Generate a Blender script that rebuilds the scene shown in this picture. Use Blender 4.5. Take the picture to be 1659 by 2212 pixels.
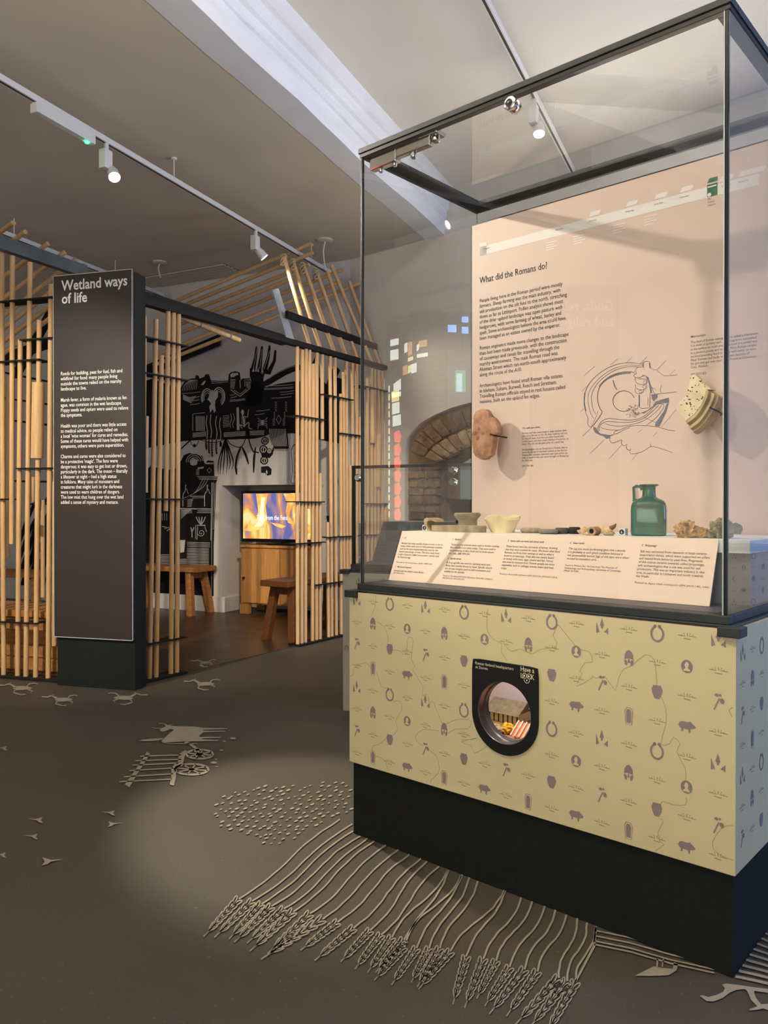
import bpy, bmesh, math, random
from mathutils import Vector, noise as mnoise
from mathutils.geometry import tessellate_polygon
random.seed(7)
SC = bpy.context.scene
for _o in list(bpy.data.objects):
    bpy.data.objects.remove(_o)
COL = SC.collection

# ------------------------------------------------------------------ camera
FPX, CX, CY, CAMH = 1700.0, 829.5, 1106.0, 1.1
PITCH = math.atan(11.5 / FPX)
cam_data = bpy.data.cameras.new('camera')
cam_data.sensor_fit = 'AUTO'
cam_data.sensor_width = 36.0
cam_data.lens = 36.0 * FPX / 2212.0
cam_data.clip_start = 0.05
cam = bpy.data.objects.new('camera', cam_data)
COL.objects.link(cam)
cam.location = (0, 0, CAMH)
cam.rotation_euler = (math.pi / 2 - PITCH, 0, 0)
SC.camera = cam

# ------------------------------------------------------------------ world, exposure
world = bpy.data.worlds.new('world')
SC.world = world
world.use_nodes = True
world.node_tree.nodes['Background'].inputs[0].default_value = (0.75, 0.82, 1.0, 1)
world.node_tree.nodes['Background'].inputs[1].default_value = 0.6
SC.view_settings.view_transform = 'Standard'
SC.view_settings.look = 'None'
SC.view_settings.gamma = 1.0
SC.view_settings.use_curve_mapping = False
SC.view_settings.exposure = 1.08
SC.cycles.transparent_max_bounces = 40
SC.cycles.max_bounces = 8
SC.cycles.caustics_reflective = False
SC.cycles.caustics_refractive = False
SC.cycles.sample_clamp_indirect = 4.0


def add_area(name, loc, target, sx, sy, watts, rgb):
    l = bpy.data.lights.new(name, 'AREA')
    l.shape = 'RECTANGLE'; l.size = sx; l.size_y = sy
    l.energy = watts; l.color = rgb
    o = bpy.data.objects.new(name, l)
    COL.objects.link(o)
    o.location = loc
    o.rotation_euler = (Vector(target) - Vector(loc)).to_track_quat('-Z', 'Y').to_euler()
    return o


def add_spot(name, loc, target, watts, cone, blend, rgb, radius=0.03):
    l = bpy.data.lights.new(name, 'SPOT')
    l.energy = watts; l.spot_size = math.radians(cone); l.spot_blend = blend
    l.color = rgb; l.shadow_soft_size = radius
    o = bpy.data.objects.new(name, l)
    COL.objects.link(o)
    o.location = loc
    o.rotation_euler = (Vector(target) - Vector(loc)).to_track_quat('-Z', 'Y').to_euler()
    return o


WARM = (1.0, 0.88, 0.73)
# daylight entering by the tall window in the side wall (window_1 below), then added fill lights
add_area('window_daylight', (5.15, 1.6, 2.0), (0.6, 2.6, 1.1), 1.5, 2.4, 70, (0.26, 0.44, 1.0))
add_area('hall_fill', (-3.2, -3.9, 1.5), (-0.6, 2.5, 3.5), 4.5, 2.6, 78, (1.0, 0.94, 0.84))  # fill light added behind the camera to lift ceiling and case front

add_area('gallery_fill', (2.0, 5.25, 2.25), (-0.6, 3.2, 3.0), 1.3, 1.2, 17, (1.0, 0.93, 0.83))  # fill light added behind the tall case to brighten the ceiling

# ------------------------------------------------------------------ projection helpers (pixel -> ray)
_c, _s = math.cos(PITCH), math.sin(PITCH)


def ray(px, py):
    x = (px - CX) / FPX; y = (CY - py) / FPX
    return Vector((x, _c + y * _s, -_s + y * _c))


def gp(px, py, z=0.0):
    d = ray(px, py); t = (z - CAMH) / d.z
    return Vector((d.x * t, d.y * t, z))


def at(px, py, Y):
    d = ray(px, py); t = Y / d.y
    return Vector((d.x * t, Y, CAMH + d.z * t))


class Fr:
    """a flat frame: origin O, horizontal axis ex, up axis ez, normal en towards the viewer"""
    def __init__(s, O, ex, ez=Vector((0, 0, 1))):
        s.O = Vector(O); s.ex = Vector(ex).normalized(); s.ez = Vector(ez).normalized()
        s.en = s.ex.cross(s.ez).normalized()

    def pt(s, u, w, off=0.0):
        return s.O + s.ex * u + s.ez * w + s.en * off

    def px(s, px, py, off=0.0):
        d = ray(px, py); c0 = Vector((0, 0, CAMH))
        t = ((s.O + s.en * off) - c0).dot(s.en) / d.dot(s.en)
        r = c0 + d * t - s.O
        return (r.dot(s.ex), r.dot(s.ez))

    def p3(s, px, py, off=0.0):
        u, w = s.px(px, py, off)
        return s.pt(u, w, off)


# ------------------------------------------------------------------ materials
def lin(r, g, b):
    def f(c):
        c /= 255.0
        return c / 12.92 if c <= 0.04045 else ((c + 0.055) / 1.055) ** 2.4
    return (f(r), f(g), f(b), 1.0)


MATS = {}


def mat(name, rgb, rough=0.6, metal=0.0, var=0.12, scale=6.0, stretch=(1, 1, 1), bump=0.0, spec=0.4, emit=0.0, rgb2=None, detail=4.0):
    if name in MATS:
        return MATS[name]
    m = bpy.data.materials.new(name); m.use_nodes = True
    nt = m.node_tree; b = nt.nodes['Principled BSDF']
    c = lin(*rgb)
    b.inputs['Roughness'].default_value = rough
    b.inputs['Metallic'].default_value = metal
    b.inputs['Specular IOR Level'].default_value = spec
    tc = nt.nodes.new('ShaderNodeTexCoord'); mp = nt.nodes.new('ShaderNodeMapping')
    mp.inputs['Scale'].default_value = stretch
    nz = nt.nodes.new('ShaderNodeTexNoise'); nz.inputs['Scale'].default_value = scale; nz.inputs['Detail'].default_value = detail
    rp = nt.nodes.new('ShaderNodeValToRGB')
    lo = tuple(x * (1 - var) for x in c[:3]) + (1,)
    hi = tuple(min(1, x * (1 + var)) for x in c[:3]) + (1,)
    if rgb2:
        lo = c; hi = lin(*rgb2)
    rp.color_ramp.elements[0].color = lo; rp.color_ramp.elements[1].color = hi
    rp.color_ramp.elements[0].position = 0.3; rp.color_ramp.elements[1].position = 0.7
    nt.links.new(tc.outputs['Object'], mp.inputs['Vector'])
    nt.links.new(mp.outputs['Vector'], nz.inputs['Vector'])
    nt.links.new(nz.outputs['Fac'], rp.inputs['Fac'])
    nt.links.new(rp.outputs['Color'], b.inputs['Base Color'])
    if bump:
        bp = nt.nodes.new('ShaderNodeBump'); bp.inputs['Strength'].default_value = bump; bp.inputs['Distance'].default_value = 0.01
        nt.links.new(nz.outputs['Fac'], bp.inputs['Height'])
        nt.links.new(bp.outputs['Normal'], b.inputs['Normal'])
    if emit:
        nt.links.new(rp.outputs['Color'], b.inputs['Emission Color'])
        b.inputs['Emission Strength'].default_value = emit
    MATS[name] = m
    return m


def glass_mat(name, tint=(0.985, 0.992, 0.988), gain=1.6, ior=1.5):
    m = bpy.data.materials.new(name); m.use_nodes = True
    nt = m.node_tree; nt.nodes.clear()
    out = nt.nodes.new('ShaderNodeOutputMaterial'); mix = nt.nodes.new('ShaderNodeMixShader')
    tr = nt.nodes.new('ShaderNodeBsdfTransparent'); tr.inputs['Color'].default_value = (*tint, 1)
    gl = nt.nodes.new('ShaderNodeBsdfGlossy'); gl.inputs['Roughness'].default_value = 0.0
    fr = nt.nodes.new('ShaderNodeFresnel'); fr.inputs['IOR'].default_value = ior
    ge = nt.nodes.new('ShaderNodeNewGeometry')
    m1 = nt.nodes.new('ShaderNodeMath'); m1.operation = 'SUBTRACT'; m1.inputs[0].default_value = 1.0
    m2 = nt.nodes.new('ShaderNodeMath'); m2.operation = 'MULTIPLY'
    m3 = nt.nodes.new('ShaderNodeMath'); m3.operation = 'MULTIPLY'; m3.inputs[1].default_value = gain; m3.use_clamp = True
    nt.links.new(ge.outputs['Backfacing'], m1.inputs[1])
    nt.links.new(fr.outputs[0], m2.inputs[0]); nt.links.new(m1.outputs[0], m2.inputs[1])
    nt.links.new(m2.outputs[0], m3.inputs[0]); nt.links.new(m3.outputs[0], mix.inputs[0])
    nt.links.new(tr.outputs[0], mix.inputs[1]); nt.links.new(gl.outputs[0], mix.inputs[2])
    nt.links.new(mix.outputs[0], out.inputs['Surface'])
    MATS[name] = m
    return m


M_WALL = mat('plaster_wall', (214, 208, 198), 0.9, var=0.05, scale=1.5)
M_CEIL = mat('plaster_ceiling', (214, 203, 182), 0.95, var=0.05, scale=1.2, bump=0.05)
M_CEILR = mat('plaster_ceiling_lit', (226, 219, 206), 0.95, var=0.04, scale=1.2, bump=0.05)  # same ceiling paint, lightened to stand in for stronger light up there
M_BEAM = mat('painted_beam', (238, 238, 240), 0.8, var=0.06, scale=3, stretch=(1, 1, 4), bump=0.15)
M_DOWEL = mat('pine_dowel', (205, 166, 116), 0.6, var=0.14, scale=9, stretch=(6, 6, 0.5))
M_STEEL = mat('black_steel', (30, 28, 25), 0.6, var=0.15, scale=20, spec=0.2)
M_GALV = mat('galvanised_steel', (176, 184, 184), 0.45, metal=0.25, var=0.1, scale=12)
M_CASE = mat('black_powder_coat', (40, 45, 44), 0.45, var=0.08, scale=30)
M_PLINTH = mat('dark_green_plinth', (19, 21, 19), 0.7, var=0.25, scale=60, spec=0.2)
M_CREAM = mat('cream_laminate', (206, 192, 148), 0.55, var=0.02, scale=3)
M_MAUVE = mat('mauve_print', (134, 119, 117), 0.6, var=0.03)
M_OLIVE = mat('olive_print', (142, 128, 92), 0.6, var=0.03)
M_LINE = mat('map_line_print', (170, 156, 112), 0.6, var=0.02)
M_GLASS = glass_mat('case_glass')
M_GEDGE = mat('green_glass_edge', (14, 22, 24), 0.25, var=0.2, scale=10)
M_PINK = mat('pink_graphic', (216, 191, 176), 0.45, var=0.015, scale=2, spec=0.5)
M_TEXT = mat('dark_ink', (46, 40, 40), 0.7, var=0.02)
M_TEXTG = mat('grey_ink', (92, 80, 76), 0.7, var=0.02)
M_INKB = mat('blue_grey_ink', (112, 112, 122), 0.7, var=0.25, scale=40)
M_WHITE = mat('white_print', (238, 236, 228), 0.6, var=0.02)
M_SHELF = mat('white_shelf', (232, 234, 232), 0.5, var=0.02)
M_GREYBOX = mat('grey_box', (132, 134, 142), 0.6, var=0.04)
M_CHROME = mat('chrome', (205, 203, 198), 0.12, metal=1.0, var=0.03)
M_BLACK = mat('black_plastic', (12, 12, 12), 0.4, var=0.05)
M_SIGN = mat('sign_print', (50, 44, 40), 0.34, var=0.03, scale=2, spec=0.7)
M_OAK = mat('oiled_oak', (166, 112, 58), 0.5, var=0.28, scale=5, stretch=(1.2, 9, 9))
M_OAKD = mat('dark_oak', (118, 72, 36), 0.5, var=0.25, scale=6, stretch=(9, 1.2, 9))
M_CAB = mat('oak_veneer', (214, 152, 84), 0.5, var=0.18, scale=4, stretch=(9, 9, 0.8))
M_WHITEP = mat('white_powder_coat', (226, 224, 218), 0.4, var=0.02)
M_MURALB = mat('mural_black', (16, 13, 11), 0.8, var=0.1)
M_MURALW = mat('mural_white', (205, 200, 190), 0.85, var=0.03)
M_FPRINT = mat('floor_print', (150, 141, 124), 0.6, var=0.06, scale=20)

# ------------------------------------------------------------------ mesh building
WL = {}


class MB:
    def __init__(s):
        s.v = []; s.f = []

    def add(s, vs, fs):
        n = len(s.v); s.v += [Vector(x) for x in vs]; s.f += [tuple(i + n for i in f) for f in fs]
        return s

    def box(s, o, a, b, c):
        o, a, b, c = Vector(o), Vector(a), Vector(b), Vector(c)
        if a.cross(b).dot(c) < 0:
            a, b = b, a
        vs = [o, o + a, o + a + b, o + b, o + c, o + a + c, o + a + b + c, o + b + c]
        return s.add(vs, [(3, 2, 1, 0), (4, 5, 6, 7), (0, 1, 5, 4), (1, 2, 6, 5), (2, 3, 7, 6), (3, 0, 4, 7)])

    def tube(s, p0, p1, r0, r1=None, n=10, cap=True):
        return s.path([p0, p1], [r0, r0 if r1 is None else r1], n, cap)

    def path(s, pts, r, n=8, cap=True):
        pts = [Vector(p) for p in pts]
        if not isinstance(r, (list, tuple)):
            r = [r] * len(pts)
        vs, fs = [], []
        up = None
        for i, p in enumerate(pts):
            d = (pts[min(i + 1, len(pts) - 1)] - pts[max(i - 1, 0)]).normalized()
            if up is None:
                up = Vector((0, 0, 1)) if abs(d.z) < 0.9 else Vector((1, 0, 0))
            x = d.cross(up).normalized(); y = x.cross(d).normalized(); up = y
            for k in range(n):
                a = 2 * math.pi * k / n
                vs.append(p + x * (math.cos(a) * r[i]) + y * (math.sin(a) * r[i]))
        for i in range(len(pts) - 1):
            for k in range(n):
                k2 = (k + 1) % n
                fs.append((i * n + k, i * n + k2, (i + 1) * n + k2, (i + 1) * n + k))
        if cap:
            fs.append(tuple(reversed(range(n)))); m = (len(pts) - 1) * n
            fs.append(tuple(m + k for k in range(n)))
        return s.add(vs, fs)

    def lathe(s, c, prof, n=20, ax=Vector((0, 0, 1)), close=True):
        c = Vector(c); ax = Vector(ax).normalized()
        x = ax.orthogonal().normalized(); y = ax.cross(x)
        vs, fs = [], []
        for (r, h) in prof:
            for k in range(n):
                a = 2 * math.pi * k / n
                vs.append(c + ax * h + x * (math.cos(a) * r) + y * (math.sin(a) * r))
        for i in range(len(prof) - 1):
            for k in range(n):
                k2 = (k + 1) % n
                fs.append((i * n + k, i * n + k2, (i + 1) * n + k2, (i + 1) * n + k))
        if close:
            fs.append(tuple(reversed(range(n)))); m = (len(prof) - 1) * n
            fs.append(tuple(m + k for k in range(n)))
        return s.add(vs, fs)

    def poly(s, pts):
        pts = [Vector(p) for p in pts]
        return s.add(pts, tessellate_polygon([pts]))

    def extr(s, pts, vec):
        pts = [Vector(p) for p in pts]; vec = Vector(vec); n = len(pts)
        nrm = Vector((0, 0, 0))
        for i in range(n):
            nrm += pts[i].cross(pts[(i + 1) % n])
        if nrm.dot(vec) < 0:
            pts = pts[::-1]
        t = [tuple(x) for x in tessellate_polygon([pts])]
        fs = []
        for a, b, c in t:
            up = (pts[b] - pts[a]).cross(pts[c] - pts[a]).dot(vec) > 0
            if not up:
                b, c = c, b
            fs.append((a + n, b + n, c + n)); fs.append((a, c, b))
        for i in range(n):
            j = (i + 1) % n
            fs.append((i, j, j + n, i + n))
        return s.add(pts + [p + vec for p in pts], fs)


def obj(name, mb, m, parent=None, smooth=False, bevel=0.0, label=None, cat=None, group=None, kind=None):
    me = bpy.data.meshes.new(name)
    vs = mb.v
    lo = Vector([min(v[i] for v in vs) for i in range(3)]); hi = Vector([max(v[i] for v in vs) for i in range(3)])
    base = Vector(((lo.x + hi.x) / 2, (lo.y + hi.y) / 2, lo.z))
    me.from_pydata([v - base for v in vs], [], mb.f)
    me.materials.append(m)
    if smooth:
        me.polygons.foreach_set('use_smooth', [True] * len(me.polygons))
        try:
            me.set_sharp_from_angle(angle=math.radians(40))
        except Exception:
            pass
    me.update()
    o = bpy.data.objects.new(name, me)
    COL.objects.link(o)
    if parent is not None:
        o.parent = parent; o.location = base - WL[parent.name]
    else:
        o.location = base
    WL[o.name] = base
    if bevel:
        md = o.modifiers.new('bevel', 'BEVEL'); md.width = bevel; md.segments = 2; md.limit_method = 'ANGLE'
    tag(o, label, cat, group, kind)
    return o


def tag(o, label=None, cat=None, group=None, kind=None):
    if label: o['label'] = label
    if cat: o['category'] = cat
    if group: o['group'] = group
    if kind: o['kind'] = kind
    return o


def thing(name, loc, label, cat, group=None):
    o = bpy.data.objects.new(name, None); COL.objects.link(o)
    o.empty_display_size = 0.1; o.location = loc; WL[o.name] = Vector(loc)
    return tag(o, label, cat, group)


# flat print: strokes and shapes drawn in 2D, then laid on a frame
def ribbon2(pts, w, closed=False):
    """2D polyline -> list of quads (each four 2D points); w number or list"""
    n = len(pts)
    ws = w if isinstance(w, (list, tuple)) else [w] * n
    L, R = [], []
    for i in range(n):
        a = pts[(i - 1) % n] if (closed or i > 0) else pts[i]
        b = pts[(i + 1) % n] if (closed or i < n - 1) else pts[i]
        dx, dy = b[0] - a[0], b[1] - a[1]; l = math.hypot(dx, dy) or 1
        nx, ny = -dy / l * ws[i] / 2, dx / l * ws[i] / 2
        L.append((pts[i][0] + nx, pts[i][1] + ny)); R.append((pts[i][0] - nx, pts[i][1] - ny))
    q = []
    for i in range(n if closed else n - 1):
        j = (i + 1) % n
        q.append([L[i], L[j], R[j], R[i]])
    return q


def ell(cx, cy, rx, ry, n=14, a0=0.0, a1=2 * math.pi, rot=0.0):
    full = abs(a1 - a0 - 2 * math.pi) < 1e-6
    m = n if full else n + 1
    out = []
    for k in range(m):
        a = a0 + (a1 - a0) * k / n
        x, y = rx * math.cos(a), ry * math.sin(a)
        out.append((cx + x * math.cos(rot) - y * math.sin(rot), cy + x * math.sin(rot) + y * math.cos(rot)))
    return out


def smooth2(pts, k=4):
    """Catmull-Rom through 2D points"""
    if len(pts) < 3:
        return pts
    P = [pts[0]] + list(pts) + [pts[-1]]
    out = []
    for i in range(1, len(P) - 2):
        for j in range(k):
            t = j / k
            out.append(tuple(0.5 * ((2 * P[i][d]) + (-P[i - 1][d] + P[i + 1][d]) * t + (2 * P[i - 1][d] - 5 * P[i][d] + 4 * P[i + 1][d] - P[i + 2][d]) * t * t + (-P[i - 1][d] + 3 * P[i][d] - 3 * P[i + 1][d] + P[i + 2][d]) * t ** 3) for d in (0, 1)))
    out.append(pts[-1])
    return out


class Print:
    """collects flat shapes; tf maps a 2D point to 3D"""
    def __init__(s, tf):
        s.tf = tf; s.mb = MB()

    def poly(s, pts):
        p = [s.tf(*q) for q in pts]
        s.mb.add(p, [t for t in tessellate_polygon([p])]); return s

    def line(s, pts, w, closed=False):
        for q in ribbon2(pts, w, closed):
            s.mb.add([s.tf(*a) for a in q], [(0, 1, 2, 3)])
        return s

    def curve(s, pts, w, k=4):
        return s.line(smooth2(pts, k), w)

    def ring(s, cx, cy, rx, ry, w, n=16, rot=0.0):
        return s.line(ell(cx, cy, rx, ry, n, rot=rot), w, True)

    def disc(s, cx, cy, rx, ry, n=14, rot=0.0):
        return s.poly(ell(cx, cy, rx, ry, n, rot=rot))


def text_pts(body, size, bold=0.0, shear=0.0):
    cu = bpy.data.curves.new('t', 'FONT'); cu.body = body; cu.size = size; cu.resolution_u = 2
    cu.offset = bold * size; cu.fill_mode = 'FRONT'; cu.shear = shear
    o = bpy.data.objects.new('t', cu)
    me = bpy.data.meshes.new_from_object(o)
    vs = [(v.co.x, v.co.y) for v in me.vertices]; fs = [tuple(p.vertices) for p in me.polygons]
    bpy.data.objects.remove(o); bpy.data.curves.remove(cu); bpy.data.meshes.remove(me)
    return vs, fs


def text_on(mb, fr, body, u, w, size, width=None, off=0.001, bold=0.0, sx=1.0):
    """lay text on frame fr with its baseline start at (u, w); width fits the line's length"""
    vs, fs = text_pts(body, size, bold)
    if not vs:
        return sx
    if width:
        sx = width / max(v[0] for v in vs)
    mb.add([fr.pt(u + x * sx, w + y, off) for x, y in vs], fs)
    return sx


def block_on(mb, fr, lines, u, w, pitch, size, width=None, off=0.001, bold=0.0):
    """a paragraph; width is that of its longest line"""
    sx = 1.0
    if width:
        m = 0
        for t in lines:
            vs, _ = text_pts(t, size, bold)
            m = max(m, max([v[0] for v in vs] or [0]))
        sx = width / m
    for i, t in enumerate(lines):
        if t:
            text_on(mb, fr, t, u, w - i * pitch, size, None, off, bold, sx)


def rock(c, rx, ry, rz, seed, rough=0.25, freq=2.0, sub=3, flat=True, rot=0.0):
    bm = bmesh.new(); bmesh.ops.create_icosphere(bm, subdivisions=sub, radius=1.0)
    mb = MB(); sv = Vector((seed * 3.1, seed * 7.7, seed * 1.3))
    vs = []
    for v in bm.verts:
        k = 1 + rough * (mnoise.noise(v.co * freq + sv) + 0.5 * mnoise.noise(v.co * freq * 2.3 + sv))
        p = v.co * k
        x, y = p.x * rx, p.y * ry
        z = p.z * rz
        if flat:
            z = max(z, -rz * 0.75)
        vs.append(Vector((c[0] + x * math.cos(rot) - y * math.sin(rot), c[1] + x * math.sin(rot) + y * math.cos(rot), z)))
    zb = min(v.z for v in vs)
    for v in vs:
        v.z += c[2] - zb
    mb.add(vs, [tuple(x.index for x in f.verts) for f in bm.faces])
    bm.free()
    return mb

# ------------------------------------------------------------------ plan of the place
UA = math.radians(24.2)
U = Vector((math.sin(UA), math.cos(UA), 0)); V = Vector((math.cos(UA), -math.sin(UA), 0))
Z = Vector((0, 0, 1))
ZL, ZR = 3.47, 3.856           # the lower ceiling over the hut, the higher one over the display cases


def uo(s, o, z=0.0):           # point from distance along the room's axis and distance across it
    return U * s + V * o + Z * z


W0 = gp(480, 1323)
WALL = Fr(W0, V)                                   # the wall with the mural
CORNER = WALL.p3(757, 560); CORNER.z = 0
RD = Vector((0.772, -0.635, 0)).normalized()
RWALL = Fr(CORNER, RD)                             # the wall with the stone arch
P_L = gp(764, 1800); P_R = gp(1582.5, 2113)
EX = (P_R - P_L).normalized(); EY = Vector((-EX.y, EX.x, 0)); CW = (P_R - P_L).length
CD = 0.70                                          # depth of the tall display case


def cl(x, y, z):               # point in the tall case's own axes
    return P_L + EX * x + EY * y + Z * z


FRONT = Fr(cl(0, -0.0105, 0), EX)
PANEL = Fr(cl(0, 0.64, 0), EX)

# ------------------------------------------------------------------ floor
def floor_mat():
    m = bpy.data.materials.new('speckled_vinyl'); m.use_nodes = True
    nt = m.node_tree; b = nt.nodes['Principled BSDF']
    tc = nt.nodes.new('ShaderNodeTexCoord')
    n1 = nt.nodes.new('ShaderNodeTexNoise'); n1.inputs['Scale'].default_value = 1.3; n1.inputs['Detail'].default_value = 3
    n2 = nt.nodes.new('ShaderNodeTexNoise'); n2.inputs['Scale'].default_value = 90; n2.inputs['Detail'].default_value = 2
    r1 = nt.nodes.new('ShaderNodeValToRGB'); r2 = nt.nodes.new('ShaderNodeValToRGB')
    r1.color_ramp.elements[0].color = lin(71, 65, 56); r1.color_ramp.elements[1].color = lin(80, 74, 64)
    r2.color_ramp.elements[0].position = 0.66; r2.color_ramp.elements[1].position = 0.74
    r2.color_ramp.elements[0].color = (0, 0, 0, 1); r2.color_ramp.elements[1].color = (1, 1, 1, 1)
    mx = nt.nodes.new('ShaderNodeMixRGB'); mx.inputs['Color2'].default_value = lin(98, 92, 80)
    for n in (n1, n2):
        nt.links.new(tc.outputs['Object'], n.inputs['Vector'])
    nt.links.new(n1.outputs['Fac'], r1.inputs['Fac']); nt.links.new(n2.outputs['Fac'], r2.inputs['Fac'])
    nt.links.new(r2.outputs['Color'], mx.inputs['Fac']); nt.links.new(r1.outputs['Color'], mx.inputs['Color1'])
    nt.links.new(mx.outputs['Color'], b.inputs['Base Color'])
    b.inputs['Roughness'].default_value = 0.55; b.inputs['Specular IOR Level'].default_value = 0.2
    return m


def wood_floor_mat():
    m = bpy.data.materials.new('dark_wood_floor'); m.use_nodes = True
    nt = m.node_tree; b = nt.nodes['Principled BSDF']
    tc = nt.nodes.new('ShaderNodeTexCoord'); mp = nt.nodes.new('ShaderNodeMapping')
    mp.inputs['Rotation'].default_value = (0, 0, -UA); mp.inputs['Scale'].default_value = (0.6, 7, 1)
    n1 = nt.nodes.new('ShaderNodeTexNoise'); n1.inputs['Scale'].default_value = 3.0; n1.inputs['Detail'].default_value = 6
    r1 = nt.nodes.new('ShaderNodeValToRGB')
    r1.color_ramp.elements[0].color = lin(50, 34, 21); r1.color_ramp.elements[1].color = lin(90, 65, 42)
    r1.color_ramp.elements[0].position = 0.3; r1.color_ramp.elements[1].position = 0.75
    nt.links.new(tc.outputs['Object'], mp.inputs['Vector']); nt.links.new(mp.outputs['Vector'], n1.inputs['Vector'])
    nt.links.new(n1.outputs['Fac'], r1.inputs['Fac']); nt.links.new(r1.outputs['Color'], b.inputs['Base Color'])
    b.inputs['Roughness'].default_value = 0.38
    return m


floor = obj('floor', MB().box((-6, -4.4, -0.1), (12, 0, 0), (0, 15, 0), (0, 0, 0.1)), floor_mat(), kind='structure')
B0 = gp(301, 1476); B1 = gp(740, 1372.5); BD = (B1 - B0).normalized()
HB = Fr(B0, BD)                                    # the hut's long side, with its entrance
A0 = gp(0, 1461.4); A1 = gp(123.4, 1471); AD = (A1 - A0).normalized()
HA = Fr(A0, AD)                                    # the hut's short side
wf = [A0 - AD * 2.6, A0, A1, B0 + BD * 0.05, B0 + BD * 3.25, CORNER - U * 0.01, WALL.pt(-3.9, 0, 0.01)]
obj('wood_flooring', MB().extr([p + Z * 0.0 for p in wf], Z * 0.003), wood_floor_mat(), floor)

# ------------------------------------------------------------------ ceiling
mb = MB()
mb.box(uo(-7, -8.5, ZL), U * 18, V * (8.5 - 2.536), Z * 0.5)
ceiling = obj('ceiling', mb, M_CEIL, kind='structure')
obj('upper_ceiling', MB().box(uo(-7, -2.30, ZR), U * 18, V * 10, Z * 0.12), M_CEILR, ceiling)
prof = [(-2.536, 3.466), (-2.339, 3.462), (-2.336, 3.60), (-2.318, 3.606), (-2.316, 3.668), (-2.292, 3.676), (-2.288, 3.75), (-2.262, 3.758), (-2.25, 3.858)]
mb = MB(); N = 60
vs, fs = [], []
for i in range(N + 1):
    s = -6.5 + 17 * i / N
    wob = 0.035 * mnoise.noise(Vector((s * 0.9, 3, 1))) + 0.015 * mnoise.noise(Vector((s * 2.7, 5, 1)))
    for k, (o, z) in enumerate(prof):
        w = wob * (1.0 if k in (1, 2) else (0.6 if k < 5 else 0.15)) + (0.03 * mnoise.noise(Vector((s * 1.4, 9, 2))) if k == 0 else 0)
        vs.append(uo(s, o + w, z + (0.01 * mnoise.noise(Vector((s * 2, k, 4))) if 0 < k < 4 else 0)))
n = len(prof)
for i in range(N):
    for k in range(n - 1):
        fs.append((i * n + k, i * n + k + 1, (i + 1) * n + k + 1, (i + 1) * n + k))
mb.add(vs, fs)
obj('ceiling_beam', mb, M_BEAM, ceiling, smooth=True)

# ------------------------------------------------------------------ walls
AL, AR, ATOP = 0, 0, 0
g = WALL
c0 = g.px(479, 1048.6); c1 = g.px(479, 1323)
ALC0 = c0[0]; ALCW = 1.08; ALCH = c0[1]            # the fireplace recess in the mural wall
mb = MB()
T = 0.5
mb.box(g.pt(-4.4, 0, 0), V * (4.4 + ALC0), -g.en * T, Z * 3.6)
mb.box(g.pt(ALC0 + ALCW, 0, 0), V * ((CORNER - W0).dot(V) - ALC0 - ALCW + 0.3), -g.en * T, Z * 3.6)
mb.box(g.pt(ALC0, ALCH, 0), V * ALCW, -g.en * T, Z * (3.6 - ALCH))
mb.box(g.pt(ALC0, 0, -T), V * ALCW, -g.en * 0.1, Z * 3.0)
wall_back = obj('wall_back', mb, M_WALL, kind='structure')
# skirting board along the mural wall, with a return at the recess
mb = MB()
mb.box(g.pt(-4.0, 0, 0), V * (4.0 + ALC0 + 0.045), g.en * 0.02, Z * 0.165)
mb.box(g.pt(ALC0 + ALCW, 0, 0), V * 0.38, g.en * 0.02, Z * 0.165)
obj('baseboard_back', mb, mat('white_skirting', (222, 214, 204), 0.5, var=0.03), bevel=0.006, kind='structure')
mb = MB()
mb.box(g.pt(ALC0, 0, -T + 0.0), V * 0.02, g.en * (T - 0.03), Z * 0.15)
obj('baseboard_recess', mb, mat('white_skirting', (222, 214, 204), 0.5, var=0.03), kind='structure')

# the wall with the stone arch: plaster cut back in a curve round the stones
R = RWALL
outer = [(0.69, 0.0), (0.69, 1.60), (0.712, 1.683), (0.769, 1.743), (0.873, 1.82), (1.024, 1.878), (1.196, 1.926), (1.385, 1.954), (1.56, 1.96)]
outer = outer + [(3.12 - x, z) for x, z in outer[-2::-1]]
inner = [(1.024, 0.0), (1.024, 1.484), (1.123, 1.529), (1.22, 1.573), (1.306, 1.603), (1.376, 1.624), (1.56, 1.645)]
inner = inner + [(3.12 - x, z) for x, z in inner[-2::-1]]
RL = 6.6
ring_o = [(x + (-0.03 if x < 1.5 else 0.03), z + (0.03 if z > 1 else 0)) for x, z in outer]
pl = [(-0.05, 0.0)] + ring_o + [(RL, 0.0), (RL, 3.9), (-0.05, 3.9)]
mb = MB().extr([R.pt(x, z, 0) for x, z in pl], -R.en * 0.45)
wall_right = obj('wall_right', mb, M_WALL, kind='structure')
mb = MB().extr([R.pt(x, z, -0.06) for x, z in [(a, b) for a, b in ring_o] + inner[::-1]], -R.en * 0.3)
obj('mortar', mb, mat('old_mortar', (132, 112, 88), 0.95, var=0.2, scale=14, bump=0.5), wall_right)
M_STONE = [mat('arch_stone_%s' % n, c, 0.95, var=0.28, scale=16, bump=0.6) for n, c in (('brown', (140, 116, 88)), ('grey', (122, 108, 92)), ('tan', (168, 146, 112)), ('dark', (104, 88, 74)))]
rs = random.Random(4)


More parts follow.
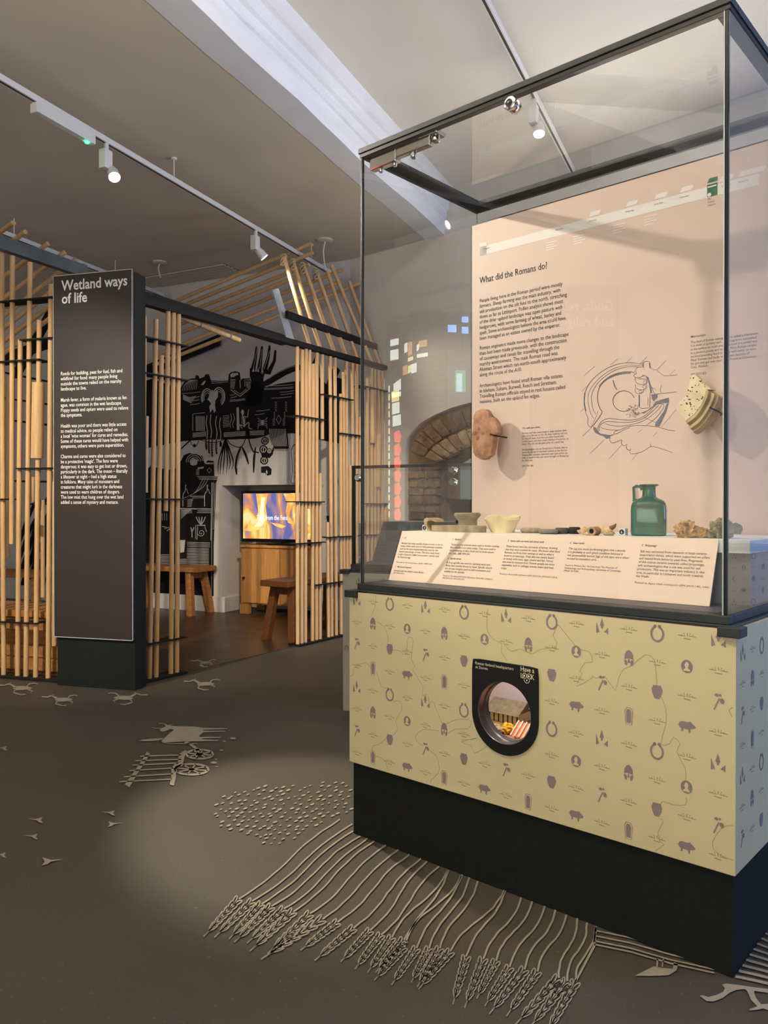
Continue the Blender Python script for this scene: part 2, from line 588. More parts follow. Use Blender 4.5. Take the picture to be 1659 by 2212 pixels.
def stone(quad, depth, m):
    """an uneven block from four wall-plane corners"""
    q = [(x + rs.uniform(-.008, .008), z + rs.uniform(-.006, .006)) for x, z in quad]
    cxx = sum(p[0] for p in q) / 4; czz = sum(p[1] for p in q) / 4
    fr, bk = [], []
    for k in range(4):
        a, b = q[k], q[(k + 1) % 4]
        for t in (0.12, 0.5, 0.88):
            x = a[0] + (b[0] - a[0]) * t; z = a[1] + (b[1] - a[1]) * t
            j = 0.94 if t != 0.5 else 0.97 + rs.uniform(-.05, .04)
            x, z = cxx + (x - cxx) * j, czz + (z - czz) * j
            bk.append(R.pt(x, z, -0.10)); fr.append((x, z))
    n = len(fr)
    f1 = [R.pt(x, z, -0.03 + depth) for x, z in fr]
    f2 = [R.pt(cxx + (x - cxx) * 0.72, czz + (z - czz) * 0.72, -0.015 + depth + rs.uniform(-.008, .012)) for x, z in fr]
    mbx = MB(); vs = bk + f1 + f2; fs = []
    for lv in (0, 1):
        for k in range(n):
            k2 = (k + 1) % n
            fs.append((lv * n + k, lv * n + k2, (lv + 1) * n + k2, (lv + 1) * n + k))
    fs.append(tuple(2 * n + k for k in range(n)))
    mbx.add(vs, fs)
    obj('stone', mbx, m, wall_right)


for side in (0, 1):
    z = 0.02
    while z < 1.46:
        h = rs.uniform(0.06, 0.105); x = 0.69
        while x < 1.02:
            w = rs.uniform(0.09, 0.19)
            if x + w > 0.97: w = 1.024 - x
            xs = [x, x + w, x + w, x]
            if side: xs = [3.12 - a for a in xs]
            stone([(xs[0], z), (xs[1], z), (xs[2], min(z + h, 1.49)), (xs[3], min(z + h, 1.49))], rs.uniform(0, .02), rs.choice(M_STONE[:2] + [M_STONE[3]] * 2 if x < 0.9 else M_STONE[:3]))
            x += w
        z += h
# arch rings: inner voussoirs, outer rubble ring
def lerp_curve(cv, t):
    L = [0]
    for i in range(len(cv) - 1):
        L.append(L[-1] + math.hypot(cv[i + 1][0] - cv[i][0], cv[i + 1][1] - cv[i][1]))
    d = t * L[-1]
    for i in range(len(cv) - 1):
        if d <= L[i + 1] or i == len(cv) - 2:
            k = (d - L[i]) / max(1e-9, L[i + 1] - L[i])
            return (cv[i][0] + (cv[i + 1][0] - cv[i][0]) * k, cv[i][1] + (cv[i + 1][1] - cv[i][1]) * k)


ia = inner[1:-1]; oa = outer[1:-1]


def mid(t, k):
    a = lerp_curve(ia, t); b = lerp_curve(oa, t)
    return (a[0] + (b[0] - a[0]) * k, a[1] + (b[1] - a[1]) * k)


for (k0, k1, cnt, ms) in ((0.0, 0.46, 15, (0, 2, 2)), (0.5, 1.0, 17, (0, 1, 3))):
    for i in range(cnt):
        t0 = i / cnt; t1 = (i + 1) / cnt
        stone([mid(t0, k0), mid(t1, k0), mid(t1, k1), mid(t0, k1)], rs.uniform(0, .025), M_STONE[rs.choice(ms)])
# remaining room shell, out of view, that closes the hall and carries windows, some of them added
end = R.pt(RL, 0, 0)
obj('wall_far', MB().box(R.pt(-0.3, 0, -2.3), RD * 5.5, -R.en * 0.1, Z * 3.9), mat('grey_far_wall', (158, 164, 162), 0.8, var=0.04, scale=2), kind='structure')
obj('wall_left', MB().box((-5.65, -4.4, 0), (-0.2, 0, 0), (0, 15, 0), (0, 0, 3.9)), M_WALL, kind='structure')
obj('wall_front', MB().box((-5.6, -4.4, 0), (11.2, 0, 0), (0, -0.2, 0), (0, 0, 3.9)), M_WALL, kind='structure')
mb = MB()
X = 5.5
for (y0, y1, z0, z1) in ((-4.4, 0.85, 0, 3.9), (2.35, 4.4, 0, 3.9), (0.85, 2.35, 0, 0.8), (0.85, 2.35, 3.2, 3.9)):
    mb.box((X, y0, z0), (0.25, 0, 0), (0, y1 - y0, 0), (0, 0, z1 - z0))
obj('wall_side', mb, mat('blue_grey_wall', (74, 82, 104), 0.8, var=0.04), kind='structure')
w1 = MB()
for k in range(4):
    w1.box((X + 0.1, 0.85 + 0.48 * k, 0.8), (0.05, 0, 0), (0, 0.06, 0), (0, 0, 2.4))
for k in range(4):
    w1.box((X + 0.1, 0.85, 0.8 + 0.78 * k), (0.05, 0, 0), (0, 1.5, 0), (0, 0, 0.06))
win = obj('window_1', w1, M_WHITEP, kind='structure')



def window(name, fr, u0, z0, w, h, off):
    mbx = MB()
    for k in range(3):
        mbx.box(fr.pt(u0 + (w - 0.06) * k / 2, z0, off), fr.ex * 0.06, fr.en * 0.05, Z * h)
    for k in range(4):
        mbx.box(fr.pt(u0, z0 + (h - 0.06) * k / 3, off), fr.ex * w, fr.en * 0.05, Z * 0.06)
    wo = obj(name, mbx, M_WHITEP, kind='structure')
    obj('pane', MB().box(fr.pt(u0, z0, off - 0.004), fr.ex * w, fr.en * 0.006, Z * h), mat('fill_pane', (226, 232, 240), 0.3, emit=0.8), wo)  # glowing pane of the made-up windows


window('added_window_2', RWALL, 2.75, 1.6, 1.3, 1.35, 0.008)  # made-up window, added to give the gallery fill light a source
window('added_window_3', Fr(Vector((5.6, -4.4, 0)), Vector((-1, 0, 0))), 6.6, 0.6, 4.4, 2.4, 0.008)  # made-up window, added where the hall fill light stands
# ------------------------------------------------------------------ printed drawings on the floor
def on_floor(px, py):
    p = gp(px, py); p.z = 0.0035
    return p


pr = Print(on_floor)


def C3(L, x0, y0, s):
    return [(x0 + x / s, y0 + y / s) for x, y in L]


# ox and cart
cart = lambda L: C3(L, 240, 1540, 5.925)
pr.poly(cart([(620, 235), (640, 205), (700, 185), (680, 150), (715, 160), (740, 165), (800, 178), (1060, 182), (1175, 200), (1490, 205), (1488, 216), (1180, 225), (1180, 235), (1465, 238), (1462, 250), (1180, 255), (1120, 310), (1150, 316), (1410, 316), (1400, 328), (1160, 336), (1160, 346), (1375, 355), (1370, 366), (990, 375), (690, 388), (650, 385), (645, 365), (690, 325), (760, 260), (805, 225), (760, 215), (700, 240), (650, 248)]))
pr.curve(cart([(690, 150), (650, 142), (612, 145)]), 1.3).curve(cart([(630, 205), (575, 205), (525, 196)]), 1.5).curve(cart([(740, 165), (790, 158)]), 1.3)
pr.poly(cart([(360, 370), (400, 352), (520, 340), (665, 328), (665, 345), (600, 362), (500, 372)]))
pr.curve(cart([(650, 380), (720, 398), (900, 402), (1105, 400)]), 1.7)
pr.line(cart([(940, 378), (1010, 405), (1070, 450), (1115, 490), (1100, 590)]), [4, 5, 6, 7, 7])
for (cx_, cy_, rx_, ry_) in ((1135, 538, 170, 58), (1030, 732, 215, 68)):
    pr.line(cart(ell(cx_, cy_, rx_, ry_, 26)), 4.2, True)
    for k in range(8):
        a = k * math.pi / 4 + 0.25
        pr.line(cart([(cx_, cy_), (cx_ + rx_ * math.cos(a), cy_ + ry_ * math.sin(a))]), 2.6)
    pr.disc(240 + cx_ / 5.925, 1540 + cy_ / 5.925, 7, 3)
pr.line(cart([(480, 520), (400, 650), (300, 800), (205, 945)]), [8, 8, 9, 12])
pr.line(cart([(960, 490), (900, 560), (890, 640), (800, 730), (800, 840), (775, 935)]), [4, 14, 12, 11, 10, 9])
for a, b in (((370, 565), (900, 548)), ((310, 622), (900, 604)), ((275, 680), (860, 652)), ((230, 750), (800, 715)), ((165, 828), (790, 790)), ((105, 892), (780, 858))):
    pr.line(cart([a, b]), 2.6)
for x, y, r in ((1560, 335, 35), (1450, 372, 22), (1410, 487, 26), (1345, 602, 17), (1315, 646, 40), (1355, 698, 18)):
    pr.disc(240 + x / 5.925, 1540 + y / 5.925, r / 5.925, r / 16.0)
obj('cart_drawing', pr.mb, M_FPRINT, floor)
# frogs round the foot of the hut
for (x, y, k, m) in ((40, 1487, 1.1, 1), (130, 1512, 1.0, 1), (275, 1508, 1.1, -1), (437, 1478, 1.0, 1), (440, 1432, 0.7, 1)):
    pr = Print(on_floor); f = lambda L: [(x + m * a * k, y + b * k * 0.62) for a, b in L]
    pr.poly(f([(-12, 2), (-4, -5), (10, -6), (22, -3), (27, 1), (22, 5), (8, 7), (-6, 8)]))
    pr.line(f([(-6, -2), (-18, -13), (-28, -8), (-40, -9)]), [5, 3.5, 2.2, 3]).line(f([(-6, 6), (-10, 15), (4, 22), (14, 21)]), [5, 3.5, 2.4, 2])
    pr.line(f([(16, -4), (22, -13), (32, -15), (38, -12)]), [3, 2.2, 2, 2.2]).line(f([(18, 5), (28, 10), (24, 15)]), [3, 2.2, 2.2]).line(f([(-18, -13), (-14, -17)]), [2.5, 1.5])
    obj('frog_drawing', pr.mb, M_FPRINT, floor)
# birds
for (x, y, k, m) in ((80, 1772, 1, 1), (70, 1808, 0.95, 1), (237, 1757, 0.9, 1), (245, 1781, 0.95, -1), (108, 1861, 1.4, -1), (2, 1848, 0.9, 1), (6, 1617, 0.8, 1)):
    pr = Print(on_floor); f = lambda L: [(x + m * a * k, y + b * k) for a, b in L]
    pr.poly(f([(-22, -2), (-2, -1), (12, -5), (8, 2), (13, 8), (4, 6), (-1, 2)]))
    obj('bird_drawing', pr.mb, M_FPRINT, floor)
# sown seed
poly = [(455, 1752), (480, 1722), (545, 1702), (640, 1692), (756, 1690), (760, 1762), (700, 1778), (640, 1812), (600, 1832), (545, 1815), (478, 1790)]


def inside(x, y, P):
    r = False
    for i in range(len(P)):
        a, b = P[i], P[i - 1]
        if (a[1] > y) != (b[1] > y) and x < (b[0] - a[0]) * (y - a[1]) / (b[1] - a[1]) + a[0]:
            r = not r
    return r


rs = random.Random(11)
pr = Print(on_floor)
for j in range(16):
    for i in range(17):
        x = 455 + i * 19 + (9 if j % 2 else 0) + rs.uniform(-5, 5); y = 1692 + j * 9.3 + rs.uniform(-3, 3)
        if inside(x, y, poly):
            k = rs.uniform(0.7, 1.25)
            pr.disc(x, y, 4.4 * k, 1.7 * k, 8, rot=-0.35)
obj('seed_drawing', pr.mb, M_FPRINT, floor, kind='stuff')
# wheat
w1 = lambda x, y: (400 + x / 2.765, 1700 + y / 2.765)
w2 = lambda x, y: (900 + x / 2.186, 1850 + y / 2.186)
stalks = [(w1(925, 200), w1(320, 675), w1(125, 885)), (w1(1000, 228), w1(400, 690), w1(190, 890)), (w1(1005, 270), w1(455, 705), w1(275, 900)), (w1(1045, 298), w1(515, 720), w1(310, 918)), (w1(1090, 315), w1(590, 735), w1(385, 925)), (w1(1130, 330), w1(645, 750), w1(405, 970)), (w1(1200, 355), w1(745, 765), w1(510, 985)), (w1(1275, 382), w1(820, 795), w1(480, 1018)), (w1(1340, 410), w1(910, 815), w1(705, 970)), (w1(1410, 435), w1(1005, 850), w1(790, 1030)), (w1(1445, 450), w1(1105, 865), w1(940, 1040)), (w1(1515, 480), w1(1170, 890), w1(1025, 1080)), (w1(1570, 500), w1(1235, 905), w1(1100, 1100)), (w1(1650, 535), w1(1305, 920), w1(1150, 1100)),
          (w2(150, 68), w2(-60, 435), w2(-190, 580)), (w2(215, 90), w2(0, 440), w2(-110, 600)), (w2(250, 105), w2(60, 440), w2(-20, 590)), (w2(290, 122), w2(110, 440), w2(10, 610)), (w2(415, 165), w2(160, 455), w2(20, 620)), (w2(418, 166), w2(235, 480), w2(175, 690)), (w2(495, 200), w2(315, 490), w2(232, 705)), (w2(545, 218), w2(375, 500), w2(290, 665)), (w2(605, 240), w2(440, 530), w2(330, 700)), (w2(655, 258), w2(510, 540), w2(355, 735)), (w2(705, 280), w2(570, 550), w2(435, 745)), (w2(760, 298), w2(670, 580), w2(480, 785)), (w2(805, 318), w2(710, 595), w2(545, 800)), (w2(845, 340), w2(750, 600), w2(620, 830))]
for i, (a, b, t) in enumerate(stalks):
    pr = Print(on_floor)
    pts = []
    L = math.hypot(b[0] - a[0], b[1] - a[1]); nx, ny = -(b[1] - a[1]) / L, (b[0] - a[0]) / L
    bow = (5 if i < 12 else -6)
    for k in range(13):
        q = k / 12; o = bow * math.sin(q * math.pi * 2) + rs.uniform(-1, 1)
        pts.append((a[0] + (b[0] - a[0]) * q + nx * o, a[1] + (b[1] - a[1]) * q + ny * o))
    wd = 3.2 + 1.3 * i / 27
    pr.line(smooth2(pts, 2), wd)
    dx, dy = t[0] - b[0], t[1] - b[1]; L = math.hypot(dx, dy); dx, dy = dx / L, dy / L
    wid = 7.5 + 2.5 * i / 27; rows = 6
    for r in range(rows):
        f = (r + 0.5) / (rows + 0.8); cx_, cy_ = b[0] + dx * L * f, b[1] + dy * L * f
        sc = 1.0 - 0.45 * f
        for sd in (-1, 1):
            ox_, oy_ = -dy * sd * wid * sc * 0.62, dx * sd * wid * sc * 0.62
            pr.line(ell(cx_ + ox_, cy_ + oy_, L / rows * 0.62, wid * 0.42 * sc, 10, rot=math.atan2(dy, dx) - sd * 0.3), 2.7, True)
        if r % 2 == 0:
            pr.line([(cx_, cy_), (cx_ + dx * L * 0.25, cy_ + dy * L * 0.25)], 2.2)
    for sd in (-0.14, 0.05):
        pr.line([(t[0] - dx * L * 0.25, t[1] - dy * L * 0.25), (t[0] + (dx - dy * sd) * L * 0.08, t[1] + (dy + dx * sd) * L * 0.08)], [2.6, 1.4])
    obj('wheat_drawing', pr.mb, M_FPRINT, floor)
pr = Print(on_floor)
# ploughed strips and the plough by the case
for y0 in (355, 380, 405, 422):
    pr.line([w2(838, y0), w2(1010, y0 + 35), w2(1200, y0 + 90), w2(1405, y0 + 135)], 3.4)
pr.line([w2(848, 335), w2(838, 430), w2(750, 600)], [4, 6, 4])
obj('furrow_drawing', pr.mb, M_FPRINT, floor); pr = Print(on_floor)
pr.poly([w2(*q) for q in ((1030, 570), (1080, 545), (1120, 525), (1150, 532), (1210, 538), (1215, 505), (1235, 515), (1228, 545), (1190, 568), (1100, 572))])
pr.line([w2(1135, 528), w2(1138, 488)], 4).line([w2(1160, 528), w2(1165, 490)], 3)
obj('plough_drawing', pr.mb, M_FPRINT, floor)
for k in range(9):
    pr = Print(on_floor); y0 = 575 - k * 26
    pr.line([w2(1505 + k * 17, y0 - 2), w2(1600 + k * 10, y0 + 18), w2(1720, y0 + 46)], 6 - 0.3 * k)
    obj('furrow_drawing', pr.mb, M_FPRINT, floor)
pr = Print(on_floor)
f = lambda L: C3(L, 1500, 2000, 10.434)
pr.poly(f([(620, 1355), (720, 1335), (1000, 1365), (1300, 1410), (1700, 1460), (1700, 1550), (1350, 1500), (1350, 1560), (1390, 1660), (1500, 1800), (1700, 1790), (1700, 1950), (1560, 1895), (1400, 1930), (1240, 1940), (1240, 1910), (1420, 1850), (1280, 1710), (1190, 1500), (1130, 1460), (950, 1475), (790, 1540), (640, 1660), (440, 1735), (280, 1735), (120, 1610), (190, 1595), (310, 1640), (500, 1590), (650, 1520), (690, 1440)]))
obj('plough_drawing', pr.mb, M_FPRINT, floor)

# ------------------------------------------------------------------ the woodcut mural (flat print on the mural wall)
mk = Print(lambda a, b: WALL.p3(a, b, 0.002))
mw = Print(lambda a, b: WALL.p3(a, b, 0.0035))
k1 = lambda L: C3(L, 380, 730, 5.925)
k2 = lambda L: C3(L, 380, 890, 5.925)
k3 = lambda L: C3(L, 310, 960, 5.978)
# dresser top: black mass with its objects
mk.poly(k1([(-420, 720), (-420, 560), (-300, 520), (-200, 560), (-100, 600), (60, 640), (110, 560), (190, 520), (250, 515), (250, 480), (290, 480), (300, 520), (360, 500), (380, 465), (420, 465), (450, 545), (670, 545), (675, 470), (700, 440), (760, 425), (815, 440), (830, 545), (850, 520), (945, 515), (960, 560), (1110, 540), (1110, 640), (1300, 590), (1510, 555), (1700, 560), (1700, 1240), (1500, 1220), (1200, 1230), (1140, 1260), (1000, 1290), (700, 1300), (400, 1300), (100, 1320), (-420, 1420)]))
# right part of the dresser behind the reeds, tall jar and bottle shapes
mk.poly([(640, 830), (672, 820), (672, 790), (680, 772), (690, 790), (690, 815), (705, 830), (715, 800), (725, 790), (735, 800), (728, 815), (742, 820), (742, 960), (640, 940)])
# the reed fork
for (bx, by, tx, ty) in ((965, 430, 1035, 105), (1045, 440, 1105, 100), (1110, 450, 1200, 90), (1160, 460, 1275, 150)):
    mk.poly(k1([(bx - 18, by), (tx - 34, ty + 140), (tx - 14, ty + 8), (tx, ty), (tx + 12, ty + 20), (tx + 2, ty + 150), (bx + 48, by + 10)]))
mk.poly(k1([(945, 380), (985, 420), (1060, 440), (1110, 460), (1140, 445), (1120, 520), (1120, 640), (1090, 860), (870, 870), (950, 640), (965, 560), (945, 480)]))
mk.poly(k1([(1120, 560), (1180, 520), (1300, 440), (1420, 380), (1530, 345), (1760, 320), (1760, 380), (1530, 425), (1420, 470), (1300, 540), (1200, 600), (1120, 640)]))
mw.curve(k1([(1180, 525), (1300, 450), (1420, 392), (1530, 358)]), 0.9)
for a in ((990, 430), (1050, 432), (1105, 440)):
    mw.poly(k1([(a[0] - 16, a[1]), (a[0] - 4, a[1] - 30), (a[0] + 4, a[1] - 60), (a[0] + 8, a[1] - 28), (a[0] + 16, a[1] + 4)]))
for (bx, by, tx, ty) in ((1000, 380, 1060, 120), (1075, 390, 1125, 140), (1130, 400, 1225, 160)):
    mw.line(k1([(bx - 4, by), (tx - 20, ty)]), 0.9)
# light cuts in the black
for y0, x0, x1 in ((555, 450, 670), (575, 455, 665), (640, 1130, 1510), (655, 1130, 1500), (610, 1140, 1500), (690, 1330, 1510), (720, 1340, 1500), (765, 1220, 1480), (705, 80, 310), (760, 210, 310), (800, 220, 300), (850, 180, 305), (930, 1030, 1200), (980, 1010, 1130), (760, 700, 780), (790, 690, 880), (730, 690, 760), (805, 690, 890)):
    mw.line(k1([(x0, y0 + 6), ((x0 + x1) / 2, y0), (x1, y0 - 14)]), 1.0)
mw.line(k1([(700, 660), (820, 750), (945, 645)]), 1.6).line(k1([(740, 665), (825, 720), (900, 655)]), 1.2)
for k in range(7):
    mw.line(k1([(695, 530 + k * 18), (765 - k * 3, 536 + k * 18)]), 1.3)
mw.line(k1([(818, 540), (825, 640)]), 1.5)
mw.poly(k1([(695, 470), (720, 450), (790, 445), (805, 470), (770, 480), (740, 500), (700, 505)]))
for k in range(3):
    mw.line(k1([(880 + k * 18, 620), (880 + k * 18, 535 + k * 18), (955, 530 + k * 18)]), 0.9)
for k in range(6):
    mw.line(k1([(905, 570 + k * 14), (958, 566 + k * 14)]), 0.8)
for k in range(9):                                   # gourd at the left of the dresser
    mw.curve(k1([(80 + k * 22, 680 - k * 3), (110 + k * 20, 600 - k * 4), (190 + k * 10, 535)]), 0.9)
mw.poly(k1([(320, 600), (350, 560), (385, 540), (370, 580), (350, 605)]))
for k in range(6):                                   # wing
    mw.curve(k1([(90, 725 + k * 12), (170, 760 + k * 12), (260 - k * 12, 745 + k * 18)]), 1.2)
# ram's skull with curled horns
mw.poly(k1([(430, 690), (470, 665), (490, 690), (530, 670), (540, 700), (535, 760), (505, 800), (500, 860), (510, 930), (490, 960), (470, 910), (440, 960), (425, 880), (450, 840), (420, 800), (400, 790), (420, 760)]))
for sx, x0 in ((-1, 430), (1, 530)):
    for k in range(3):
        r = 100 - k * 22
        mw.line(k1(ell(x0 + sx * 20, 750, r * 0.75, r * 1.15, 14, math.pi * (1.05 if sx < 0 else 1.2), math.pi * (2.0 if sx < 0 else 2.35))) if sx > 0 else k1(ell(x0 - 30, 770, r * 0.72, r * 1.2, 14, math.pi * 0.85, math.pi * 1.9)), 2.2 - k * 0.5)
mk.disc(380 + 462 / 5.925, 730 + 790 / 5.925, 2.2, 3.2).disc(380 + 520 / 5.925, 730 + 785 / 5.925, 2, 2.8)
for x0, y0 in ((400, 990), (450, 980), (520, 1000), (570, 1020)):     # trailing straw under the skull
    mw.curve(k1([(x0, y0), (x0 - 12, y0 + 100), (x0 + 6, y0 + 210), (x0 - 4, y0 + 300)]), 1.6)
# book, lizard, spider, bottles, towel
for k in range(11):
    mw.line(k1([(255 + k * 11, 1000), (258 + k * 11, 1190)]), 0.75)
mw.line(k1([(215, 1190), (215, 975), (370, 955)]), 1.2)
mw.poly(k1([(830, 950), (845, 915), (870, 930), (870, 975), (850, 990)]))
mw.curve(k1([(850, 985), (870, 1060), (875, 1140)]), 3.0)
for k in range(5):
    mw.line(k1([(835, 1010 + k * 18), (862, 1024 + k * 18), (892, 1008 + k * 18)]), 0.9)
mw.curve(k1([(870, 1000), (915, 1010), (925, 950), (935, 915)]), 1.4).curve(k1([(875, 1130), (930, 1080), (935, 1150), (975, 1165)]), 1.6).curve(k1([(870, 1130), (820, 1110), (850, 1160)]), 1.6)
mw.poly(k1([(775, 895), (805, 885), (815, 1180), (780, 1180)]))
mw.disc(380 + 1108 / 5.925, 730 + 1085 / 5.925, 3.4, 6)
for sd in (-1, 1):
    for k in range(4):
        mw.curve(k1([(1108, 1070 + k * 14), (1108 + sd * 45, 1040 + k * 26), (1108 + sd * 60, 1020 + k * 48)]), 1.0)
for x0 in (1260, 1390):                              # bottles
    for k in range(9):
        mw.line(k1([(x0 - 22 + (0 if k > 3 else 16), 960 + k * 20), (x0 + 8, 948 + k * 20)]), 1.0)
    for k in range(6):
        mw.line(k1([(x0 + 8, 820 + k * 22), (x0 + 32, 826 + k * 22)]), 1.0)
mw.line(k1([(1316, 985), (1346, 1040), (1316, 1105), (1284, 1040)]), 1.2, True)
for k in range(8):
    mw.line(k1([(600 + (k % 2) * 4, 1000 + k * 20), (680, 990 + k * 20)]), 1.0)
for x0 in (700, 735):
    mw.curve(k1([(x0, 970), (x0 + 12, 1040), (x0 - 10, 1100), (x0 + 4, 1150)]), 1.1)
# lower shelf edge with its cloth
for k in range(4):
    mw.line(k2([(215, 262 + k * 16 + 10), (390, 255 + k * 16)]), 1.2).line(k2([(610, 268 + k * 16), (890, 250 + k * 16)]), 1.3).line(k2([(945, 246 + k * 16), (1130, 240 + k * 16)]), 1.3)
mk.poly(k2([(1180, 205), (1420, 195), (1445, 470), (1260, 470), (1230, 420), (1200, 330)]))
for k in range(12):
    mw.curve(k2([(1195 + k * 19, 215), (1210 + k * 18, 330), (1225 + k * 18, 440)]), 1.25)
for k in range(13):
    mk.line(k2([(1240 + k * 16, 450), (1236 + k * 16, 500)]), 1.0)
mk.curve(k2([(70, 470), (130, 410), (200, 350)]), 2.6)
# hanging garlic, feathers, beads, straw
mk.curve(k2([(185, 360), (200, 410), (240, 440), (280, 400), (290, 350)]), 1.3).disc(380 + 238 / 5.925, 890 + 430 / 5.925, 3.4, 3.6)
mk.curve(k2([(290, 350), (420, 385), (520, 385), (610, 355)]), 1.4)
for x0, y1 in ((390, 480), (425, 530), (465, 575), (520, 540), (575, 440)):
    mk.curve(k2([(x0, 340), (x0 - 8, (340 + y1) / 2), (x0 + 2, y1)]), [2.2] * 9)
    for k in range(6):
        y = 380 + (y1 - 380) * k / 6
        mk.line(k2([(x0 - 14, y + 14), (x0, y), (x0 + 12, y + 16)]), 1.5)
for bend in (-90, -60, -20, 25, 60, 100):
    mk.curve(k2([(630, 330), (635 + bend * 0.4, 450), (635 + bend, 640), (620 + bend * 0.9, 800 if bend < 50 else 740)]), [1.6, 2, 2.4, 2.6, 3, 3, 2.6, 2.4, 2, 1.8, 1.4, 1, 0.6])
mk.curve(k2([(650, 350), (700, 410), (790, 450), (850, 430), (890, 340), (910, 250)]), 1.8)
for (q, w_) in ((((830, 440), (790, 570), (770, 700), (778, 805)), 7), (((840, 440), (890, 540), (930, 670)), 5), (((1020, 450), (1000, 600), (995, 780)), 5)):
    P_ = smooth2(k2(list(q)), 5); nn = len(P_)
    mk.line(P_, [max(0.5, w_ * math.sin(math.pi * (0.1 + 0.88 * i / nn))) for i in range(nn)])
mw.curve(k2([(815, 520), (790, 620), (780, 720)]), 1.2)
mk.curve(k2([(930, 290), (945, 400), (990, 510)]), 2.6).curve(k2([(985, 505), (1060, 520)]), 3)
for x0, y0, r in ((1140, 370, 50), (1120, 480, 55), (1130, 620, 52), (1195, 500, 36)):
    mk.disc(380 + x0 / 5.925, 890 + y0 / 5.925, r / 5.925, r * 1.05 / 5.925)
    for k in (-1, 0, 1):
        mw.curve(k2([(x0 + k * r * 0.2, y0 - r * 0.7), (x0 + k * r * 0.62, y0), (x0 + k * r * 0.2, y0 + r * 0.7)]), 1.8)
mk.poly(k2([(1090, 700), (1180, 690), (1225, 730), (1220, 800), (1170, 815), (1140, 780), (1090, 780)])).poly(k2([(1090, 530), (1230, 490), (1260, 440), (1240, 540), (1200, 590), (1100, 580)]))
mw.poly(k2([(1150, 760), (1165, 740), (1175, 780), (1160, 800)]))
# scroll by the reeds
mk.curve(k2([(1475, 490), (1485, 600), (1490, 760), (1475, 905), (1560, 905)]), 1.2).curve(k2([(1475, 490), (1510, 420), (1560, 425)]), 1.6)
for k, ch in enumerate((530, 620, 700, 770, 830)):
    mk.curve(k2([(1520, ch - 12), (1540, ch - 10), (1525, ch + 10), (1545, ch + 14)]), 1.4)
# side dresser with jars, bottles, cobweb
mk.poly(k3([(-60, 300), (200, 300), (330, 330), (420, 300), (490, 200), (520, 140), (590, 110), (680, 125), (760, 150), (790, 250), (830, 205), (905, 215), (915, 405), (955, 410), (950, 470), (940, 480), (905, 1320), (905, 2010), (-60, 2010)]))
for k in range(3):
    mw.line(k3([(690 + k * 15, 415 + k * 18), (950, 413 + k * 20)]), 1.3)
mw.line(k3([(885, 490), (870, 1240)]), 1.8).line(k3([(905, 490), (880, 1250), (878, 2000)]), 1.0).line(k3([(925, 500), (905, 1100)]), 1.0)
mw.poly(k3([(600, 215), (640, 180), (700, 200), (690, 260), (640, 275), (605, 260)]))
for r in (60, 85, 110):
    mw.line(k3(ell(660, 230, r, r, 10, math.pi * 1.0, math.pi * 1.95)), 1.3)
mk.disc(310 + 632 / 5.978, 960 + 215 / 5.978, 1.6, 1.2).disc(310 + 672 / 5.978, 960 + 225 / 5.978, 1.4, 1.1)
mw.poly(k3([(800, 235), (900, 235), (905, 255), (800, 255)])).line(k3([(850, 300), (880, 335), (850, 370), (820, 335)]), 1.2, True)
mw.poly(k3([(700, 300), (780, 285), (770, 310), (700, 320)]))
for k in range(5):
    mw.line(k3([(680, 330 + k * 16), (720, 326 + k * 16)]), 1.0)
for k in range(3):
    mw.curve(k3([(500, 700), (640, 640), (720 + k * 30, 540), (770 + k * 35, 430)]), 0.9)
for x0, y0 in ((545, 520), (825, 520)):              # shelf bottles
    mw.curve(k3([(x0 - 2, y0), (x0 - 6, y0 + 80), (x0 - 34, y0 + 130), (x0 - 36, y0 + 280)]), 1.5).curve(k3([(x0 + 8, y0 + 50), (x0 + 34, y0 + 120)]), 1.2).line(k3([(x0 - 8, y0 + 10), (x0 + 8, y0 + 10)]), 2)
mw.line(k3([(600, 670), (790, 668)]), 1.3).line(k3([(630, 690), (790, 688)]), 1.0)
for k in range(6):
    mw.line(k3([(565, 712 + k * 18), (640 - k * 4, 708 + k * 18)]), 1.2)
mw.line(k3([(470, 828), (870, 835)]), 2.0).line(k3([(700, 858), (870, 858)]), 1.4).line(k3([(690, 880), (870, 880)]), 1.4)
for k in range(8):
    mw.line(k3([(480, 850 + k * 16), (560 + k * 8, 840)]), 0.9).line(k3([(490 + k * 18, 840), (540 + k * 12, 900 - k * 2)]), 0.7)
for a in (-60, -25, 15, 60):                         # jar of reeds, with a spiral
    mw.curve(k3([(740, 1040), (740 + a * 0.6, 990), (740 + a, 935)]), 2.0)
mw.line(k3([(690, 1045), (800, 1045)]), 1.8).line(k3([(700, 1060), (690, 1230)]), 1.4).line(k3([(790, 1060), (815, 1130)]), 1.0)
sp = [(745 + (8 + 4.4 * t) * math.cos(t), 1140 + (8 + 4.4 * t) * math.sin(t)) for t in [i * 0.5 for i in range(20)]]
mw.line(k3(sp), 1.2)
mw.curve(k3([(610, 1070), (625, 1130), (625, 1200)]), 1.6).curve(k3([(655, 1070), (625, 1130)]), 1.4).line(k3([(675, 1040), (672, 1220)]), 1.0)
for k in range(4):
    mw.line(k3([(560, 1262 + k * 18), (860, 1270 + k * 18)]), 1.0)
for k in range(22):
    y = 1340 + k * 14
    mw.line(k3([(420 if k > 9 else 560, y), (845, y + 4)]), 0.85)
    if k > 5:
        mw.line(k3([(215, y), (330, y)]), 0.85)
mw.poly(k3([(470, 1235), (540, 1235), (525, 1390), (475, 1400)]))
mk.poly(k3([(700, 1560), (740, 1480), (770, 1530), (790, 1570)]))
